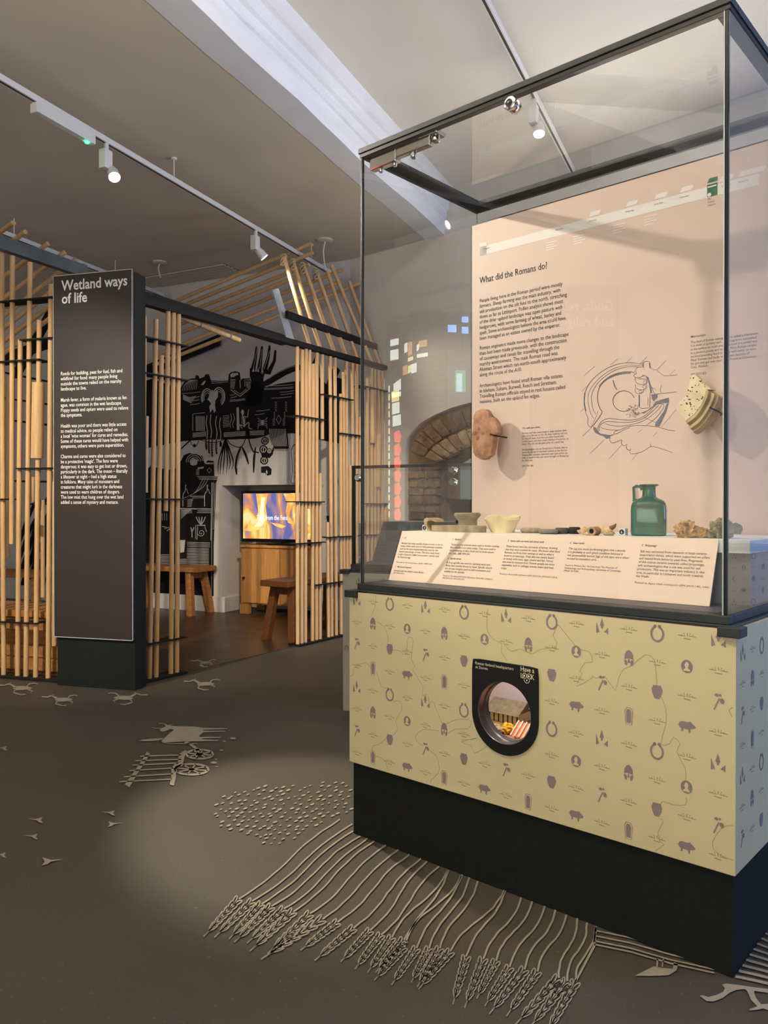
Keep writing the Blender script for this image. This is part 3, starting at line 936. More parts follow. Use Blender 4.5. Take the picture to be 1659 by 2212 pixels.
for k in range(5):
    mw.line(k3([(720, 1695 + k * 18), (835, 1700 + k * 16)]), 0.9).line(k3([(740 + k * 14, 1740), (800 + k * 9, 2000)]), 0.8)
for x0 in (240, 270, 300):
    mw.line(k3([(x0, 1060 + (x0 - 240)), (x0 + 60, 1070)]), 1.4).line(k3([(x0, 890), (x0 + 2, 980)]), 1.0)
for k in range(9):                                   # broad leaves seen through the reeds
    mk.curve([(300 - k * 2, 1040 + k * 22), (318, 1020 + k * 22), (330, 1000 + k * 22)], 3.5)
for k in range(14):                                  # leaves and stalks behind the short side of the hut
    mk.curve([(40 + (k % 4) * 24, 1180 + (k // 4) * 36), (60 + (k % 4) * 22, 1120 + (k // 4) * 36), (84 + (k % 4) * 20, 1070 + (k // 4) * 36)], [4, 7, 8, 9, 9, 8, 7, 5, 3])
obj('mural_black_print', mk.mb, M_MURALB, wall_back)
obj('mural_light_print', mw.mb, M_MURALW, wall_back)

# ------------------------------------------------------------------ reed hut of dowels
hut = thing('reed_hut', B0 + BD * 1.2 - HB.en * 0.6, 'open hut of upright pine dowels tied with black steel plates and pitched dowel roof', 'hut')


def dowel(p0, p1, r=0.0155, name='dowel'):
    return obj(name, MB().tube(p0, p1, r, n=12), M_DOWEL, hut, smooth=True)


def vd(fr, xt, yt, xb, yb, off=0.0, wpx=None, name='dowel', floor_end=False):
    a = fr.p3(xt, yt, off); b = fr.p3(xb, yb, off)
    if floor_end: b.z = 0.012
    r = 0.0155 if wpx is None else wpx / 2 / FPX * a.y
    dowel(a, b, r, name)


# short side, left of the sign
for xt, yt, xb, yb in ((4, 543, 8, 1458), (65, 567, 56, 1463), (44, 734, 38, 1460), (85, 692, 77, 1465), (110, 614, 104, 1467)):
    vd(HA, xt, yt, xb, yb, floor_end=True)
vd(HA, 27, 553, 25, 1175)
vd(HA, 83, 827, 80, 990, wpx=26, name='wide_tube')
for xt, yt, xb, yb, o in ((18, 813, 16, 1205, -0.35), (71, 1030, 69, 1085, -0.3), (92, 1080, 92, 1290, -0.4), (119, 830, 117, 1395, -0.12), (-14, 520, -12, 1455, 0.0), (-34, 650, -32, 1453, 0.0), (-50, 540, -50, 1450, 0)):
    vd(HA, xt, yt, xb, yb, o, floor_end=(yb > 1440))


def plate(fr, xa, ya, xb, depth=0.11, th=0.008, back=0.035):
    """a thin horizontal steel plate at the height of (xa, ya), as far as xb along the frame"""
    u0, w = fr.px(xa, ya); u1, _ = fr.px(xb, ya)
    obj('steel_plate', MB().box(fr.pt(u0, w, back), fr.ex * (u1 - u0), -fr.en * depth, Z * th), M_STEEL, hut)


for a in ((-60, 662, 130), (50, 738, 126), (-60, 789, 92), (42, 1014, 124), (-60, 1080, 19), (-60, 1340, 84)):
    plate(HA, *a)
u0, _ = HA.px(-60, 1460); u1, _ = HA.px(135, 1470)
obj('base_plate', MB().box(HA.pt(u0, 0.003, 0.045), AD * (u1 - u0), -HA.en * 0.12, Z * 0.012), M_STEEL, hut)
for xa, ya, xb, yb, o in ((10, 805, 122, 828, -1.1), (10, 860, 122, 876, -1.1), (32, 909, 122, 920, -1.1), (12, 1039, 122, 1041, -1.1), (66, 1089, 122, 1088, -1.1)):
    p, q = HA.p3(xa, ya, o), HA.p3(xb, yb, o)
    obj('steel_plate', MB().tube(p, q, 0.009, n=6), M_STEEL, hut)
# long side, left of the entrance
for xt, yt, xb, yb in ((312, 683, 305, 1474), (337, 690, 322.5, 1470), (349, 768, 337, 1467), (375, 667, 369, 1458), (386, 671, 382, 1456)):
    vd(HB, xt, yt, xb, yb, floor_end=True)
vd(HB, 363.5, 665, 358, 1104)
vd(HB, 316, 899, 314, 1064, 0.03)
for a in ((300, 728, 400), (300, 806, 400), (300, 1079, 398), (300, 1395, 397)):
    plate(HB, a[0], a[1], a[2])
u0, _ = HB.px(290, 1478); u1, _ = HB.px(396, 1456)
obj('base_plate', MB().box(HB.pt(u0, 0.003, 0.045), BD * (u1 - u0), -HB.en * 0.12, Z * 0.012), M_STEEL, hut)
# long side, right of the entrance
for xt, yt, xb, yb in ((642, 749, 643, 1393), (653, 756, 651.5, 1391), (661, 754, 659.5, 1389), (676.5, 786, 674.7, 1385), (684.5, 762, 683.3, 1383), (713, 770, 717, 1375), (723.5, 773, 726.4, 1373), (736, 851, 737, 1370), (742, 804, 743.5, 1369), (748, 781, 750.5, 1367), (761, 785, 762, 1365), (770.5, 787, 771, 1363), (793.6, 817, 794, 1358), (802.6, 797, 803, 1356), (809.5, 799, 810, 1355), (816.5, 801, 817, 1353), (825, 803, 826, 1352), (834.4, 807, 835, 1350)):
    vd(HB, xt, yt, xb, yb, floor_end=True)
for xt, yt, xb, yb in ((668.5, 756, 668, 1099), (696, 766, 696, 949), (691.6, 1022, 691.3, 1381), (707.5, 1128, 709.8, 1376), (778, 900, 777, 1130), (756, 1005, 756, 1365)):
    vd(HB, xt, yt, xb, yb, 0.0, floor_end=(yb > 1300))
vd(HB, 804, 843, 804, 957, 0.02, 12, 'wide_tube'); vd(HB, 818, 940, 816, 1052, 0.02, 13, 'wide_tube'); vd(HB, 833, 1098, 832, 1215, 0.02, 12, 'wide_tube')
for a in ((634, 899, 697), (692, 853, 757), (730, 937, 781), (775, 834, 842), (633, 1085, 695), (628, 1176, 697), (702, 1162, 761), (676, 1265, 742), (777, 1089, 837), (770, 1158, 812)):
    plate(HB, *a)
u0, _ = HB.px(638, 1394); u1, _ = HB.px(846, 1350)
obj('base_plate', MB().box(HB.pt(u0, 0.003, 0.045), BD * (u1 - u0), -HB.en * 0.12, Z * 0.012), M_STEEL, hut)
# eaves beam over the entrance
ue, we = HB.px(842, 804)
obj('eaves_beam', MB().box(HB.pt(-0.04, 2.362, 0.025), BD * (ue + 0.06), -HB.en * 0.06, Z * 0.04), M_STEEL, hut)
p, q = HB.p3(310, 652, -0.22), HB.p3(618, 745, -0.06)
obj('tie_beam', MB().box(p, q - p, -HB.en * 0.05, Z * 0.075), M_STEEL, hut)
a, b = HB.p3(318, 655, -0.10), HB.p3(517, 735, -0.05)
dowel(a, b, 0.019)
for t in (0.53, 0.87):
    obj('grey_collar', MB().tube(a + (b - a) * t, a + (b - a) * (t + 0.02), 0.0195, n=12), mat('grey_tape', (120, 116, 110), 0.6), hut)
# near roof slope: rafters from the eaves up to the ridge
RT = -0.263
for (x0, y0, x1, y1) in ((614, 556, 669, 747), (634, 569, 693, 756), (657, 577, 724, 765), (685, 591, 749, 772), (707, 586, 773, 780), (716, 573, 805, 788), (754, 608, 822, 794), (790, 640, 835, 800)):
    dowel(HB.p3(x0, y0, RT), HB.p3(x1, y1, -0.03), 0.017, 'rafter')
p, q = HB.p3(622, 686, -0.06), HB.p3(815, 756, -0.06)
obj('purlin', MB().box(p, q - p, -HB.en * 0.03, Z * 0.055), M_STEEL, hut)
# far slope rafters, crossing over the ridge
for (x0, y0, x1, y1) in ((672, 526, 369, 655), (676, 546, 386, 664), (668, 572, 402, 676), (664, 588, 392, 700), (740, 583, 392, 718), (740, 606, 330, 770), (778, 611, 330, 790)):
    xa = x0 - 45
    dowel(HB.p3(x0, y0, RT - 0.02), HB.p3(x1, y1, -1.75), 0.017, 'rafter')
for (x, y) in ((613, 562), (632, 572), (653, 580), (682, 592)):
    c = HB.p3(x, y, RT - 0.005)
    mbx = MB()
    for k in range(4):
        mbx.path([c + Vector((math.cos(a_) * 0.024, math.sin(a_) * 0.024, 0.02 * math.sin(a_ + k) - 0.03 + k * 0.018)) for a_ in [i * math.pi / 5 for i in range(11)]], 0.006, 5)
    obj('rope_lashing', mbx, mat('rope', (186, 162, 122), 0.9, var=0.2, scale=40), hut)
# bright steel gable plates
def gable(px4, off0, off1, m, nm):
    a, b, c, d = px4
    P_ = [HB.p3(*a, off0), HB.p3(*b, off0), HB.p3(*c, off1), HB.p3(*d, off1)]
    obj(nm, MB().extr(P_, -HB.en * 0.012), m, hut)


gable(((589, 626), (602, 623), (638, 740), (622, 738)), -0.2, -0.03, M_GALV, 'gable_plate')
gable(((798, 706), (811, 705), (842, 803), (829, 800)), -0.2, -0.03, M_STEEL, 'gable_plate')
p, q = WALL.p3(470, 744, 0.09), WALL.p3(250, 836, 0.09)
obj('wall_plate', MB().box(p, q - p, -WALL.en * 0.05, Z * 0.10), M_STEEL, hut)
# roof over the short side: bright beam with stub rafters resting on it
p, q = at(-60, 516, 4.83), at(190, 600, 5.52)
obj('roof_beam', MB().box(p, q - p, BD.cross(Z) * -0.05, Z * 0.085), mat('zinc_beam', (84, 92, 92), 0.35, metal=0.6, var=0.25, scale=3), hut)
for (x0, y0, x1, y1) in ((29, 481, -60, 545), (55, 501, -60, 583), (104, 526, -60, 650), (140, 545, -60, 695), (165, 560, -60, 735), (185, 572, -60, 762), (190, 598, -60, 790), (190, 625, -60, 815)):
    dowel(at(x0, y0, 5.1 + 0.5 * (x0 + 20) / 200), at(x1, y1, 5.75), 0.016, 'rafter')
p, q = at(112, 650, 5.9), at(20, 815, 6.1)
obj('brace', MB().box(p, q - p, Vector((0.06, 0, 0)), Vector((0, 0.05, 0))), M_STEEL, hut)
p, q = at(128, 742, 6.0), at(-20, 790, 6.4)
obj('brace', MB().box(p, q - p, Vector((0, 0.05, 0)), Z * 0.07), M_STEEL, hut)

# ------------------------------------------------------------------ sign totem
s0 = gp(124, 1480); s1 = gp(292, 1492)
SG = Fr(s0, (s1 - s0)); SWID = (s1 - s0).length


def totem(name, fr, wid, h, z0, label, m_face):
    t = thing(name, fr.pt(wid / 2, 0, -0.06), label, 'sign')
    obj('sign_body', MB().box(fr.pt(0, 0, 0), fr.ex * wid, -fr.en * 0.12, Z * (h - 0.008)), mat('dark_green_board', (26, 31, 27), 0.6, var=0.08, scale=20, spec=0.2), t, bevel=0.003)
    obj('sign_face', MB().box(fr.pt(-0.006, z0, 0.0), fr.ex * (wid + 0.004), fr.en * 0.02, Z * (h - z0)), m_face, t, bevel=0.002)
    tr = MB()
    tr.box(fr.pt(-0.007, z0, 0.018), fr.ex * 0.003, fr.en * 0.004, Z * (h - z0)); tr.box(fr.pt(wid - 0.004, z0, 0.018), fr.ex * 0.003, fr.en * 0.004, Z * (h - z0))
    tr.box(fr.pt(-0.007, h - 0.003, 0.018), fr.ex * wid, fr.en * 0.004, Z * 0.004); tr.box(fr.pt(-0.007, z0 - 0.002, 0.018), fr.ex * wid, fr.en * 0.004, Z * 0.004)
    obj('edge_trim', tr, mat('clear_edge', (196, 192, 184), 0.3), t)
    return t


sh = SG.px(290, 583)[1]; sz = SG.px(200, 1378)[1]
sign = totem('sign_totem', SG, SWID, sh, sz, 'tall dark sign pillar headed Wetland ways of life at the corner of the dowel hut', M_SIGN)
tx = MB(); OFF = 0.0212
h1 = SG.px(133, 628, OFF); h2 = SG.px(133, 656, OFF); hw = SG.px(275, 617, OFF)[0] - h1[0]
text_on(tx, SG, 'Wetland ways', h1[0], h1[1], 0.088, hw, OFF, 0.018)
obj('heading_line', tx, M_WHITE, sign); tx = MB()
text_on(tx, SG, 'of life', h2[0], h2[1], 0.088, hw * 0.395, OFF, 0.018)
obj('heading_line', tx, M_WHITE, sign)
paras = [(811, ['Reeds for building, peat for fuel, fish and', 'wildfowl for food: many people living', 'outside the towns relied on the marshy', 'landscape to live.']),
         (868, ['Marsh fever, a form of malaria known as fen', 'ague, was common in the wet landscape.', 'Poppy seeds and opium were used to relieve', 'the symptoms.']),
         (924, ['Health was poor and there was little access', 'to medical advice, so people relied on', "a local 'wise woman' for cures and remedies.", 'Some of these cures would have helped with', 'symptoms, others were pure superstition.']),
         (990, ['Charms and cures were also considered to', "be a protective 'magic'. The fens were", 'dangerous; it was easy to get lost or drown,', 'particularly in the dark. The moon \u2013 literally', 'a lifesaver at night \u2013 had a high status', 'in folklore. Many tales of monsters and', 'creatures that might lurk in the darkness', 'were used to warn children of dangers.', 'The low mist that hung over the wet land', 'added a sense of mystery and menace.'])]
bw = SG.px(277, 880, OFF)[0] - SG.px(131, 880, OFF)[0]
for y, L in paras:
    tx = MB(); a = SG.px(131, y, OFF)
    f = {4: 0.96, 5: 1.0, 10: 0.98}[len(L)]
    block_on(tx, SG, L, a[0], a[1], 0.0309, 0.0315, bw * (0.915 if y == 811 else 1.0 if y == 868 else 1.0 if y == 924 else 0.99), OFF, 0.008)
    obj('paragraph_text', tx, M_WHITE, sign)

# ------------------------------------------------------------------ benches
def bench(origin, ex, L, Wd, h, label, m, group=None, th=0.05, wedge=0.0):
    ex = Vector(ex).normalized(); ey = Vector((-ex.y, ex.x, 0)); o = Vector(origin)
    t = thing('bench', o, label, 'bench', group)
    P3 = lambda x, y, z: o + ex * x + ey * y + Z * z
    obj('seat', MB().box(P3(-L / 2, -Wd / 2, h - th), ex * L, ey * Wd, Z * th), m, t, bevel=0.006)
    for sx in (-1, 1):
        for sy in (-1, 1):
            a = P3(sx * (L / 2 - 0.13), sy * (Wd / 2 - 0.06), h - th); b = P3(sx * (L / 2 - 0.07), sy * (Wd / 2 - 0.005), 0.002)
            k = 0.032
            q = [Vector((-k, -k, 0)), Vector((k, -k, 0)), Vector((k, k, 0)), Vector((-k, k, 0))]
            q = [ex * v.x + ey * v.y for v in q]
            obj('leg', MB().add([b + v for v in q] + [a + v for v in q], [(3, 2, 1, 0), (4, 5, 6, 7), (0, 1, 5, 4), (1, 2, 6, 5), (2, 3, 7, 6), (3, 0, 4, 7)]), m, t, bevel=0.004)
        obj('cross_rail', MB().box(P3(sx * (L / 2 - 0.13) - 0.02, -Wd / 2 + 0.06, h - th - 0.07), ex * 0.04, ey * (Wd - 0.12), Z * 0.07), m, t)
    return t


bo = gp(600, 1386); bo.z = 0
bench(bo + BD * 0.42 - HB.en * 0.02 + Vector((0.03, 0, 0)), BD, 0.98, 0.30, 0.5, 'dark oak bench with splayed legs standing behind the dowels beside the entrance', M_OAKD)
bench(gp(372, 1322) + Vector((-0.05, 0, 0)), V, 1.0, 0.34, 0.49, 'mid brown oak bench against the mural wall under the painted dresser', M_OAK)
bench(gp(30, 1350) + Vector((-0.2, 0.15, 0)), AD, 1.25, 0.32, 0.5, 'long oak bench in the hut seen between dowels on its short side', M_OAK)
# slatted storage seat inside the short side of the hut
cb = thing('storage_seat', HA.pt(-0.0, 0, -0.5), 'low boxed oak seat inside the hut behind the dowels left of the sign', 'seat')
obj('seat_top', MB().box(HA.pt(-0.6, 0.365, -0.16), AD * 1.12, -HA.en * 0.42, Z * 0.045), M_OAK, cb, bevel=0.004)
obj('seat_box', MB().box(HA.pt(-0.55, 0.003, -0.2), AD * 1.02, -HA.en * 0.34, Z * 0.365), M_OAK, cb)
for k in range(4):
    obj('board', MB().box(HA.pt(-0.55, 0.01 + k * 0.089, -0.185), AD * 1.02, -HA.en * 0.018, Z * 0.08), M_OAK, cb, bevel=0.003)

# ------------------------------------------------------------------ oak cabinet and television in the fireplace recess
ca = gp(518, 1325); CB = Fr(ca, V)
chh = CB.px(518, 1177)[1]; cw_ = 0.96
cab = thing('media_cabinet', CB.pt(cw_ / 2, 0, -0.2), 'oak veneer cabinet with small knob standing in the fireplace recess', 'cabinet')
obj('cabinet_body', MB().box(CB.pt(0, 0.10, -0.02), V * cw_, -CB.en * 0.36, Z * (chh - 0.10 - 0.025)), M_CAB, cab, bevel=0.004)
obj('cabinet_top', MB().box(CB.pt(-0.008, chh - 0.025, 0.004), V * (cw_ + 0.016), -CB.en * 0.40, Z * 0.025), M_CAB, cab, bevel=0.003)
for x0 in (0.03, cw_ / 2 + 0.004):
    dr = obj('cabinet_door', MB().box(CB.pt(x0, 0.115, 0.0), V * (cw_ / 2 - 0.034), -CB.en * 0.02, Z * (chh - 0.155)), M_CAB, cab, bevel=0.003)
    kx = x0 + 0.03 if x0 < 0.1 else x0 + cw_ / 2 - 0.07
    obj('knob', MB().lathe(CB.pt(kx, 0.37, 0), [(0.006, 0), (0.006, 0.012), (0.013, 0.016), (0.013, 0.026), (0.004, 0.03)], 12, CB.en), mat('dark_knob', (40, 28, 20), 0.4), dr, smooth=True)
for x0 in (0.0, cw_ - 0.10):
    for o in (0, -0.32):
        obj('foot', MB().box(CB.pt(x0, 0, o), V * 0.10, -CB.en * 0.06, Z * 0.10), M_CAB, cab)
TVF = Fr(CB.pt(0, chh, -0.10), V)
tv0 = TVF.px(520, 1180); tvw, tvh = 0.90, 0.53
tv = thing('television', TVF.pt(0.47, 0, -0.02), 'flat black television showing log flames, standing on the oak cabinet', 'television')
x0 = tv0[0] + 0.005; zb_ = 0.028
obj('screen_housing', MB().box(TVF.pt(x0, zb_, 0), V * tvw, -TVF.en * 0.05, Z * tvh), M_BLACK, tv, bevel=0.006)
SF = Fr(TVF.pt(x0 + 0.027, zb_ + 0.035, 0.001), V); sw, shh = tvw - 0.054, tvh - 0.062


def fire_mat():
    m = bpy.data.materials.new('screen_fire'); m.use_nodes = True
    nt = m.node_tree; b = nt.nodes['Principled BSDF']; b.inputs['Base Color'].default_value = (0.01, 0.01, 0.01, 1); b.inputs['Roughness'].default_value = 0.3
    tc = nt.nodes.new('ShaderNodeTexCoord'); sp_ = nt.nodes.new('ShaderNodeSeparateXYZ'); nt.links.new(tc.outputs['Object'], sp_.inputs[0])
    mp = nt.nodes.new('ShaderNodeMapping'); mp.inputs['Scale'].default_value = (5.0, 5.0, 1.9); nt.links.new(tc.outputs['Object'], mp.inputs[0])
    nz = nt.nodes.new('ShaderNodeTexNoise'); nz.inputs['Scale'].default_value = 1.0; nz.inputs['Detail'].default_value = 4; nz.inputs['Distortion'].default_value = 0.9; nt.links.new(mp.outputs[0], nz.inputs['Vector'])
    r = nt.nodes.new('ShaderNodeValToRGB'); e = r.color_ramp.elements
    e[0].position = 0.42; e[0].color = lin(108, 112, 176); e[1].position = 0.64; e[1].color = lin(255, 244, 170)
    n1 = e.new(0.50); n1.color = lin(176, 138, 160); n2 = e.new(0.55); n2.color = lin(236, 150, 96); n3 = e.new(0.59); n3.color = lin(255, 206, 92)
    nt.links.new(nz.outputs['Fac'], r.inputs['Fac'])
    nt.links.new(r.outputs['Color'], b.inputs['Emission Color']); b.inputs['Emission Strength'].default_value = 0.45
    return m


scr = obj('screen', MB().box(SF.pt(0, 0, 0), V * sw, SF.en * 0.002, Z * shh), fire_mat(), tv)
tm = MB(); q = SF.px(574, 1123); wq = SF.px(621, 1123)[0] - q[0]
text_on(tm, SF, 'from the Fens', q[0], q[1], 0.07, wq, 0.004, 0.004)
text_on(tm, SF, 'Tales', q[0] - wq * 0.42, q[1], 0.07, wq * 0.37, 0.004, 0.004)
obj('screen_caption', tm, mat('screen_caption', (220, 240, 250), 0.5, emit=0.6), scr)
fl = Print(lambda a, b: SF.pt(a * sw, b * shh, 0.0028)); fl2 = Print(lambda a, b: SF.pt(a * sw, b * shh, 0.0034))
fl.poly([(0, 0.18), (0.06, 0.24), (0.10, 0.42), (0.13, 0.28), (0.2, 0.36), (0.22, 0.62), (0.19, 0.99), (0.36, 0.99), (0.33, 0.72), (0.35, 0.4), (0.31, 0.26), (0.22, 0.2), (0.1, 0.16)])
fl.poly([(0.58, 0.99), (0.70, 0.99), (0.72, 0.82), (0.68, 0.66), (0.66, 0.5), (0.74, 0.3), (0.64, 0.36), (0.61, 0.6), (0.63, 0.78)])
fl.poly([(0.80, 0.2), (0.86, 0.42), (0.95, 0.3), (0.99, 0.38), (0.99, 0.14), (0.86, 0.12)])
fl2.poly([(0.16, 0.26), (0.24, 0.42), (0.25, 0.66), (0.27, 0.9), (0.32, 0.92), (0.3, 0.6), (0.32, 0.4), (0.27, 0.28)])
fl.poly([(0.40, 0.36), (0.52, 0.33), (0.62, 0.28), (0.55, 0.24), (0.46, 0.29)])
obj('screen_flame', fl.mb, mat('screen_flame', (252, 176, 92), 0.5, var=0.3, scale=14, emit=0.5), scr)
obj('screen_flame', fl2.mb, mat('screen_flame_core', (255, 242, 172), 0.5, var=0.1, scale=14, emit=0.6), scr)
obj('screen_stand', MB().box(TVF.pt(0.30, 0.001, 0.06), V * 0.36, -TVF.en * 0.2, Z * 0.012).box(TVF.pt(0.42, 0.01, -0.02), V * 0.12, -TVF.en * 0.03, Z * 0.06), M_BLACK, tv)

# ------------------------------------------------------------------ printed wallpaper pattern shared by the case bases
PX, PZ = 0.0731, 0.0727


def motif(kind, P, P2, x, z):
    """P = mauve shapes, P2 = olive strokes; (x, z) the motif's centre, metres"""
    s = 0.001
    T_ = lambda L: [(x + a * s, z + b * s) for a, b in L]
    if kind == 'mark':
        P2.line(T_([(-21, 1), (-4, 0), (-8, 8)]), 0.0018).line(T_([(-13, 0), (-12, 4)]), 0.0015).line(T_([(1, 0), (1, 8)]), 0.0018).line(T_([(9, 8), (5, 1), (22, 0)]), 0.0018).line(T_([(14, 0), (13, 4)]), 0.0015).line(T_([(-8, -6), (9, -7)]), 0.002)
    elif kind == 'torc':
        P.line(T_(ell(0, -2, 15, 18, 22, math.radians(112), math.radians(428))), 0.0052)
        P.disc(x - 0.0055, z + 0.0165, 0.0042, 0.0042, 10).disc(x + 0.0055, z + 0.0165, 0.0042, 0.0042, 10)
    elif kind == 'arrows':
        P.poly(T_([(0, 24), (6, 4), (3, 3), (2, -4), (-2, -4), (-3, 3), (-6, 4)]))
        P.poly(T_([(-16, 12), (-6, -16), (-10, -13), (-13, -17), (-16, -16)]))
        P.poly(T_([(17, 0), (6, -12), (9, -14), (12, -13), (14, -16), (17, -17)]))
    elif kind == 'helmet':
        P.poly(T_([(-12, -2), (-11, 10), (-6, 19), (0, 22), (6, 19), (11, 10), (12, -2), (9, -1), (5, 0), (0, 1), (-5, 0), (-9, -1)]))
        P.poly(T_([(-12, -3), (-8, -3), (-4, -7), (-5, -18), (-10, -16), (-12, -8)])).poly(T_([(12, -3), (8, -3), (4, -7), (5, -18), (10, -16), (12, -8)]))
        P.poly(T_([(-1, 0), (1, 0), (3, -9), (0, -12), (-3, -9)]))
    elif kind == 'coin':
        a = ell(0, 0, 14, 16, 20)
        P.poly(T_(a))
        motif.light.poly(T_([(-2, 11), (3, 10), (5, 5), (4, 0), (2, -3), (8, -8), (8, -11), (-8, -11), (-8, -8), (-3, -4), (-4, 0), (-6, 3), (-4, 6)]))
    elif kind == 'axe':
        P.line(T_([(-9, -20), (3, 8)]), 0.0034).poly(T_([(4, 7), (10, 9), (15, 4), (13, -4), (7, -3), (4, 2)]))
        P.disc(x - 0.003, z + 0.015, 0.005, 0.004, 8).disc(x + 0.005, z + 0.016, 0.0032, 0.0032, 8)
    elif kind == 'pot':
        P.poly(T_([(-11, 16), (11, 16), (10, 13), (14, 6), (12, -4), (6, -17), (-6, -17), (-12, -4), (-14, 6), (-10, 13)]))
    elif kind == 'coffin':
        q = [(-5, 20), (5, 20), (9, 12), (7, -20), (-7, -20), (-9, 12)]
        P.line(T_([(a * 1.15, b * 1.06) for a, b in q]), 0.0016, True)
        P.poly(T_([(a * 0.78, b * 0.86) for a, b in q]))
    elif kind == 'boar':
        P.poly(T_([(-22, 2), (-19, 5), (-17, 9), (-12, 12), (2, 12), (10, 14), (12, 11), (16, 8), (22, 3), (20, -1), (12, -3), (9, -5), (9, -13), (5, -14), (4, -6), (-8, -5), (-9, -12), (-14, -13), (-13, -6), (-18, -2), (-19, 3), (-21, 1)]))


MOTIFS = {}


def place_motif(kind, fr, parent, x, z, mm, mo, ml):
    """one printed motif as a part of its panel; alike motifs share mesh data"""
    key = (kind, tuple(fr.O), mm.name)
    if key not in MOTIFS:
        out = []
        tf = lambda off: (lambda a, b: fr.ex * a + fr.ez * b + fr.en * off)
        P, P2, motif.light = Print(tf(0.0006)), Print(tf(0.0004)), Print(tf(0.0009))
        motif(kind, P, P2, 0.0, 0.0)
        for pr_, m_, nm in ((P, mm, 'printed_' + kind), (P2, mo, 'printed_' + kind), (motif.light, ml, 'printed_coin_head')):
            if pr_.mb.v:
                me = bpy.data.meshes.new(nm); me.from_pydata(pr_.mb.v, [], pr_.mb.f); me.materials.append(m_); me.update(); out.append((nm, me))
        MOTIFS[key] = out
    for nm, me in MOTIFS[key]:
        o = bpy.data.objects.new(nm, me); COL.objects.link(o); o.parent = parent; o.location = fr.pt(x, z, 0) - WL[parent.name]


def pattern(fr, parent, x0, x1, z0, z1, ox, oz, skip=None, mats=None):
    mats = mats or (M_MAUVE, M_OLIVE, M_CREAM)
    rows = [('arrows', 'torc', 0), ('helmet', 'coin', 1), ('axe', 'pot', 0), ('coffin', 'boar', 1)]
    for r in range(-1, 12):
        z = oz - r * PZ
        if z < z0 + 0.02 or z > z1 - 0.012: continue
        a, b, ph = rows[r % 4]
        for k in range(-3, 30):
            x = ox + k * PX
            if x < x0 + 0.016 or x > x1 - 0.016: continue
            if skip and skip(x, z): continue
            kd = 'mark'
            if (k + ph) % 2 == 0:
                kd = a if ((k - ph) // 2) % 2 == 0 else b
            if kd in ('boar', 'mark') and (x < x0 + 0.024 or x > x1 - 0.024): continue
            place_motif(kd, fr, parent, x, z, *mats)


# ------------------------------------------------------------------ the tall display case
case = thing('display_case', cl(CW / 2, CD / 2, 0), 'tall glass museum case with black frame on cream patterned base with round peephole', 'display case')


def cbox(name, x0, x1, y0, y1, z0, z1, m, parent=None, bevel=0.0, **k):
    return obj(name, MB().box(cl(x0, y0, z0), EX * (x1 - x0), EY * (y1 - y0), Z * (z1 - z0)), m, parent or case, bevel=bevel, **k)


KX0, KX1, KD = -0.009, 1.234, CD + 0.01            # outer faces of the cream base
ZB, ZT = 0.245, 0.815
cbox('plinth', 0, CW, 0.0, CD, 0, ZB, M_PLINTH)
# front panel with its round hole
HXC, HZC, HR = 0.606, 0.515, 0.088
rect = [(KX0, ZB), (KX1, ZB), (KX1, ZT), (KX0, ZT)]
def holed(fr, rect, hx, hz, hr, th, n=40):
    """rectangle with a round hole, given thickness"""
    mbx = MB(); circ = ell(hx, hz, hr, hr, n)
    out = []
    x0, z0 = rect[0]; x1, z1 = rect[2]
    for cx_, cz_ in circ:
        dx, dz = cx_ - hx, cz_ - hz
        t = min([((x1 - hx) / dx) if dx > 1e-9 else 1e9, ((x0 - hx) / dx) if dx < -1e-9 else 1e9, ((z1 - hz) / dz) if dz > 1e-9 else 1e9, ((z0 - hz) / dz) if dz < -1e-9 else 1e9])
        out.append((hx + dx * t, hz + dz * t))
    fs = []
    vs = [fr.pt(*p, 0) for p in circ] + [fr.pt(*p, 0) for p in out] + [fr.pt(*p, -th) for p in circ]
    for k in range(n):
        j = (k + 1) % n
        fs.append((k, j, n + j, n + k)); fs.append((j, k, 2 * n + k, 2 * n + j))
    for cz_ in rect:
        ci = len(vs); vs.append(fr.pt(*cz_, 0))
        best = None
        for k in range(n):
            j = (k + 1) % n
            a, b = out[k], out[j]
            if abs(a[0] - b[0]) > 1e-6 and abs(a[1] - b[1]) > 1e-6 and min(a[0], b[0]) - 1e-6 <= cz_[0] <= max(a[0], b[0]) + 1e-6 and min(a[1], b[1]) - 1e-6 <= cz_[1] <= max(a[1], b[1]) + 1e-6:
                fs.append((n + k, n + j, ci))
    return mbx.add(vs, fs)


fp = obj('front_panel', holed(FRONT, rect, HXC, HZC, HR + 0.002, 0.016), M_CREAM, case)
cbox('end_panel', KX1 - 0.016, KX1, -0.0105 + 0.001, KD, ZB, ZT, M_CREAM)
endp = bpy.data.objects['end_panel']
cbox('end_panel', KX0, KX0 + 0.016, -0.0095, KD, ZB, ZT, M_CREAM)
cbox('back_panel', KX0, KX1, KD - 0.016, KD, ZB, ZT, M_CREAM)
cbox('base_floor', KX0 + 0.002, KX1 - 0.002, -0.008, KD, ZB - 0.002, ZB + 0.016, M_CREAM)
# the print on the front


def hole_skip(x, z):
    return 0.485 < x < 0.728 and 0.40 < z < 0.672 and not (z < 0.44 and (x < 0.53 or x > 0.69))


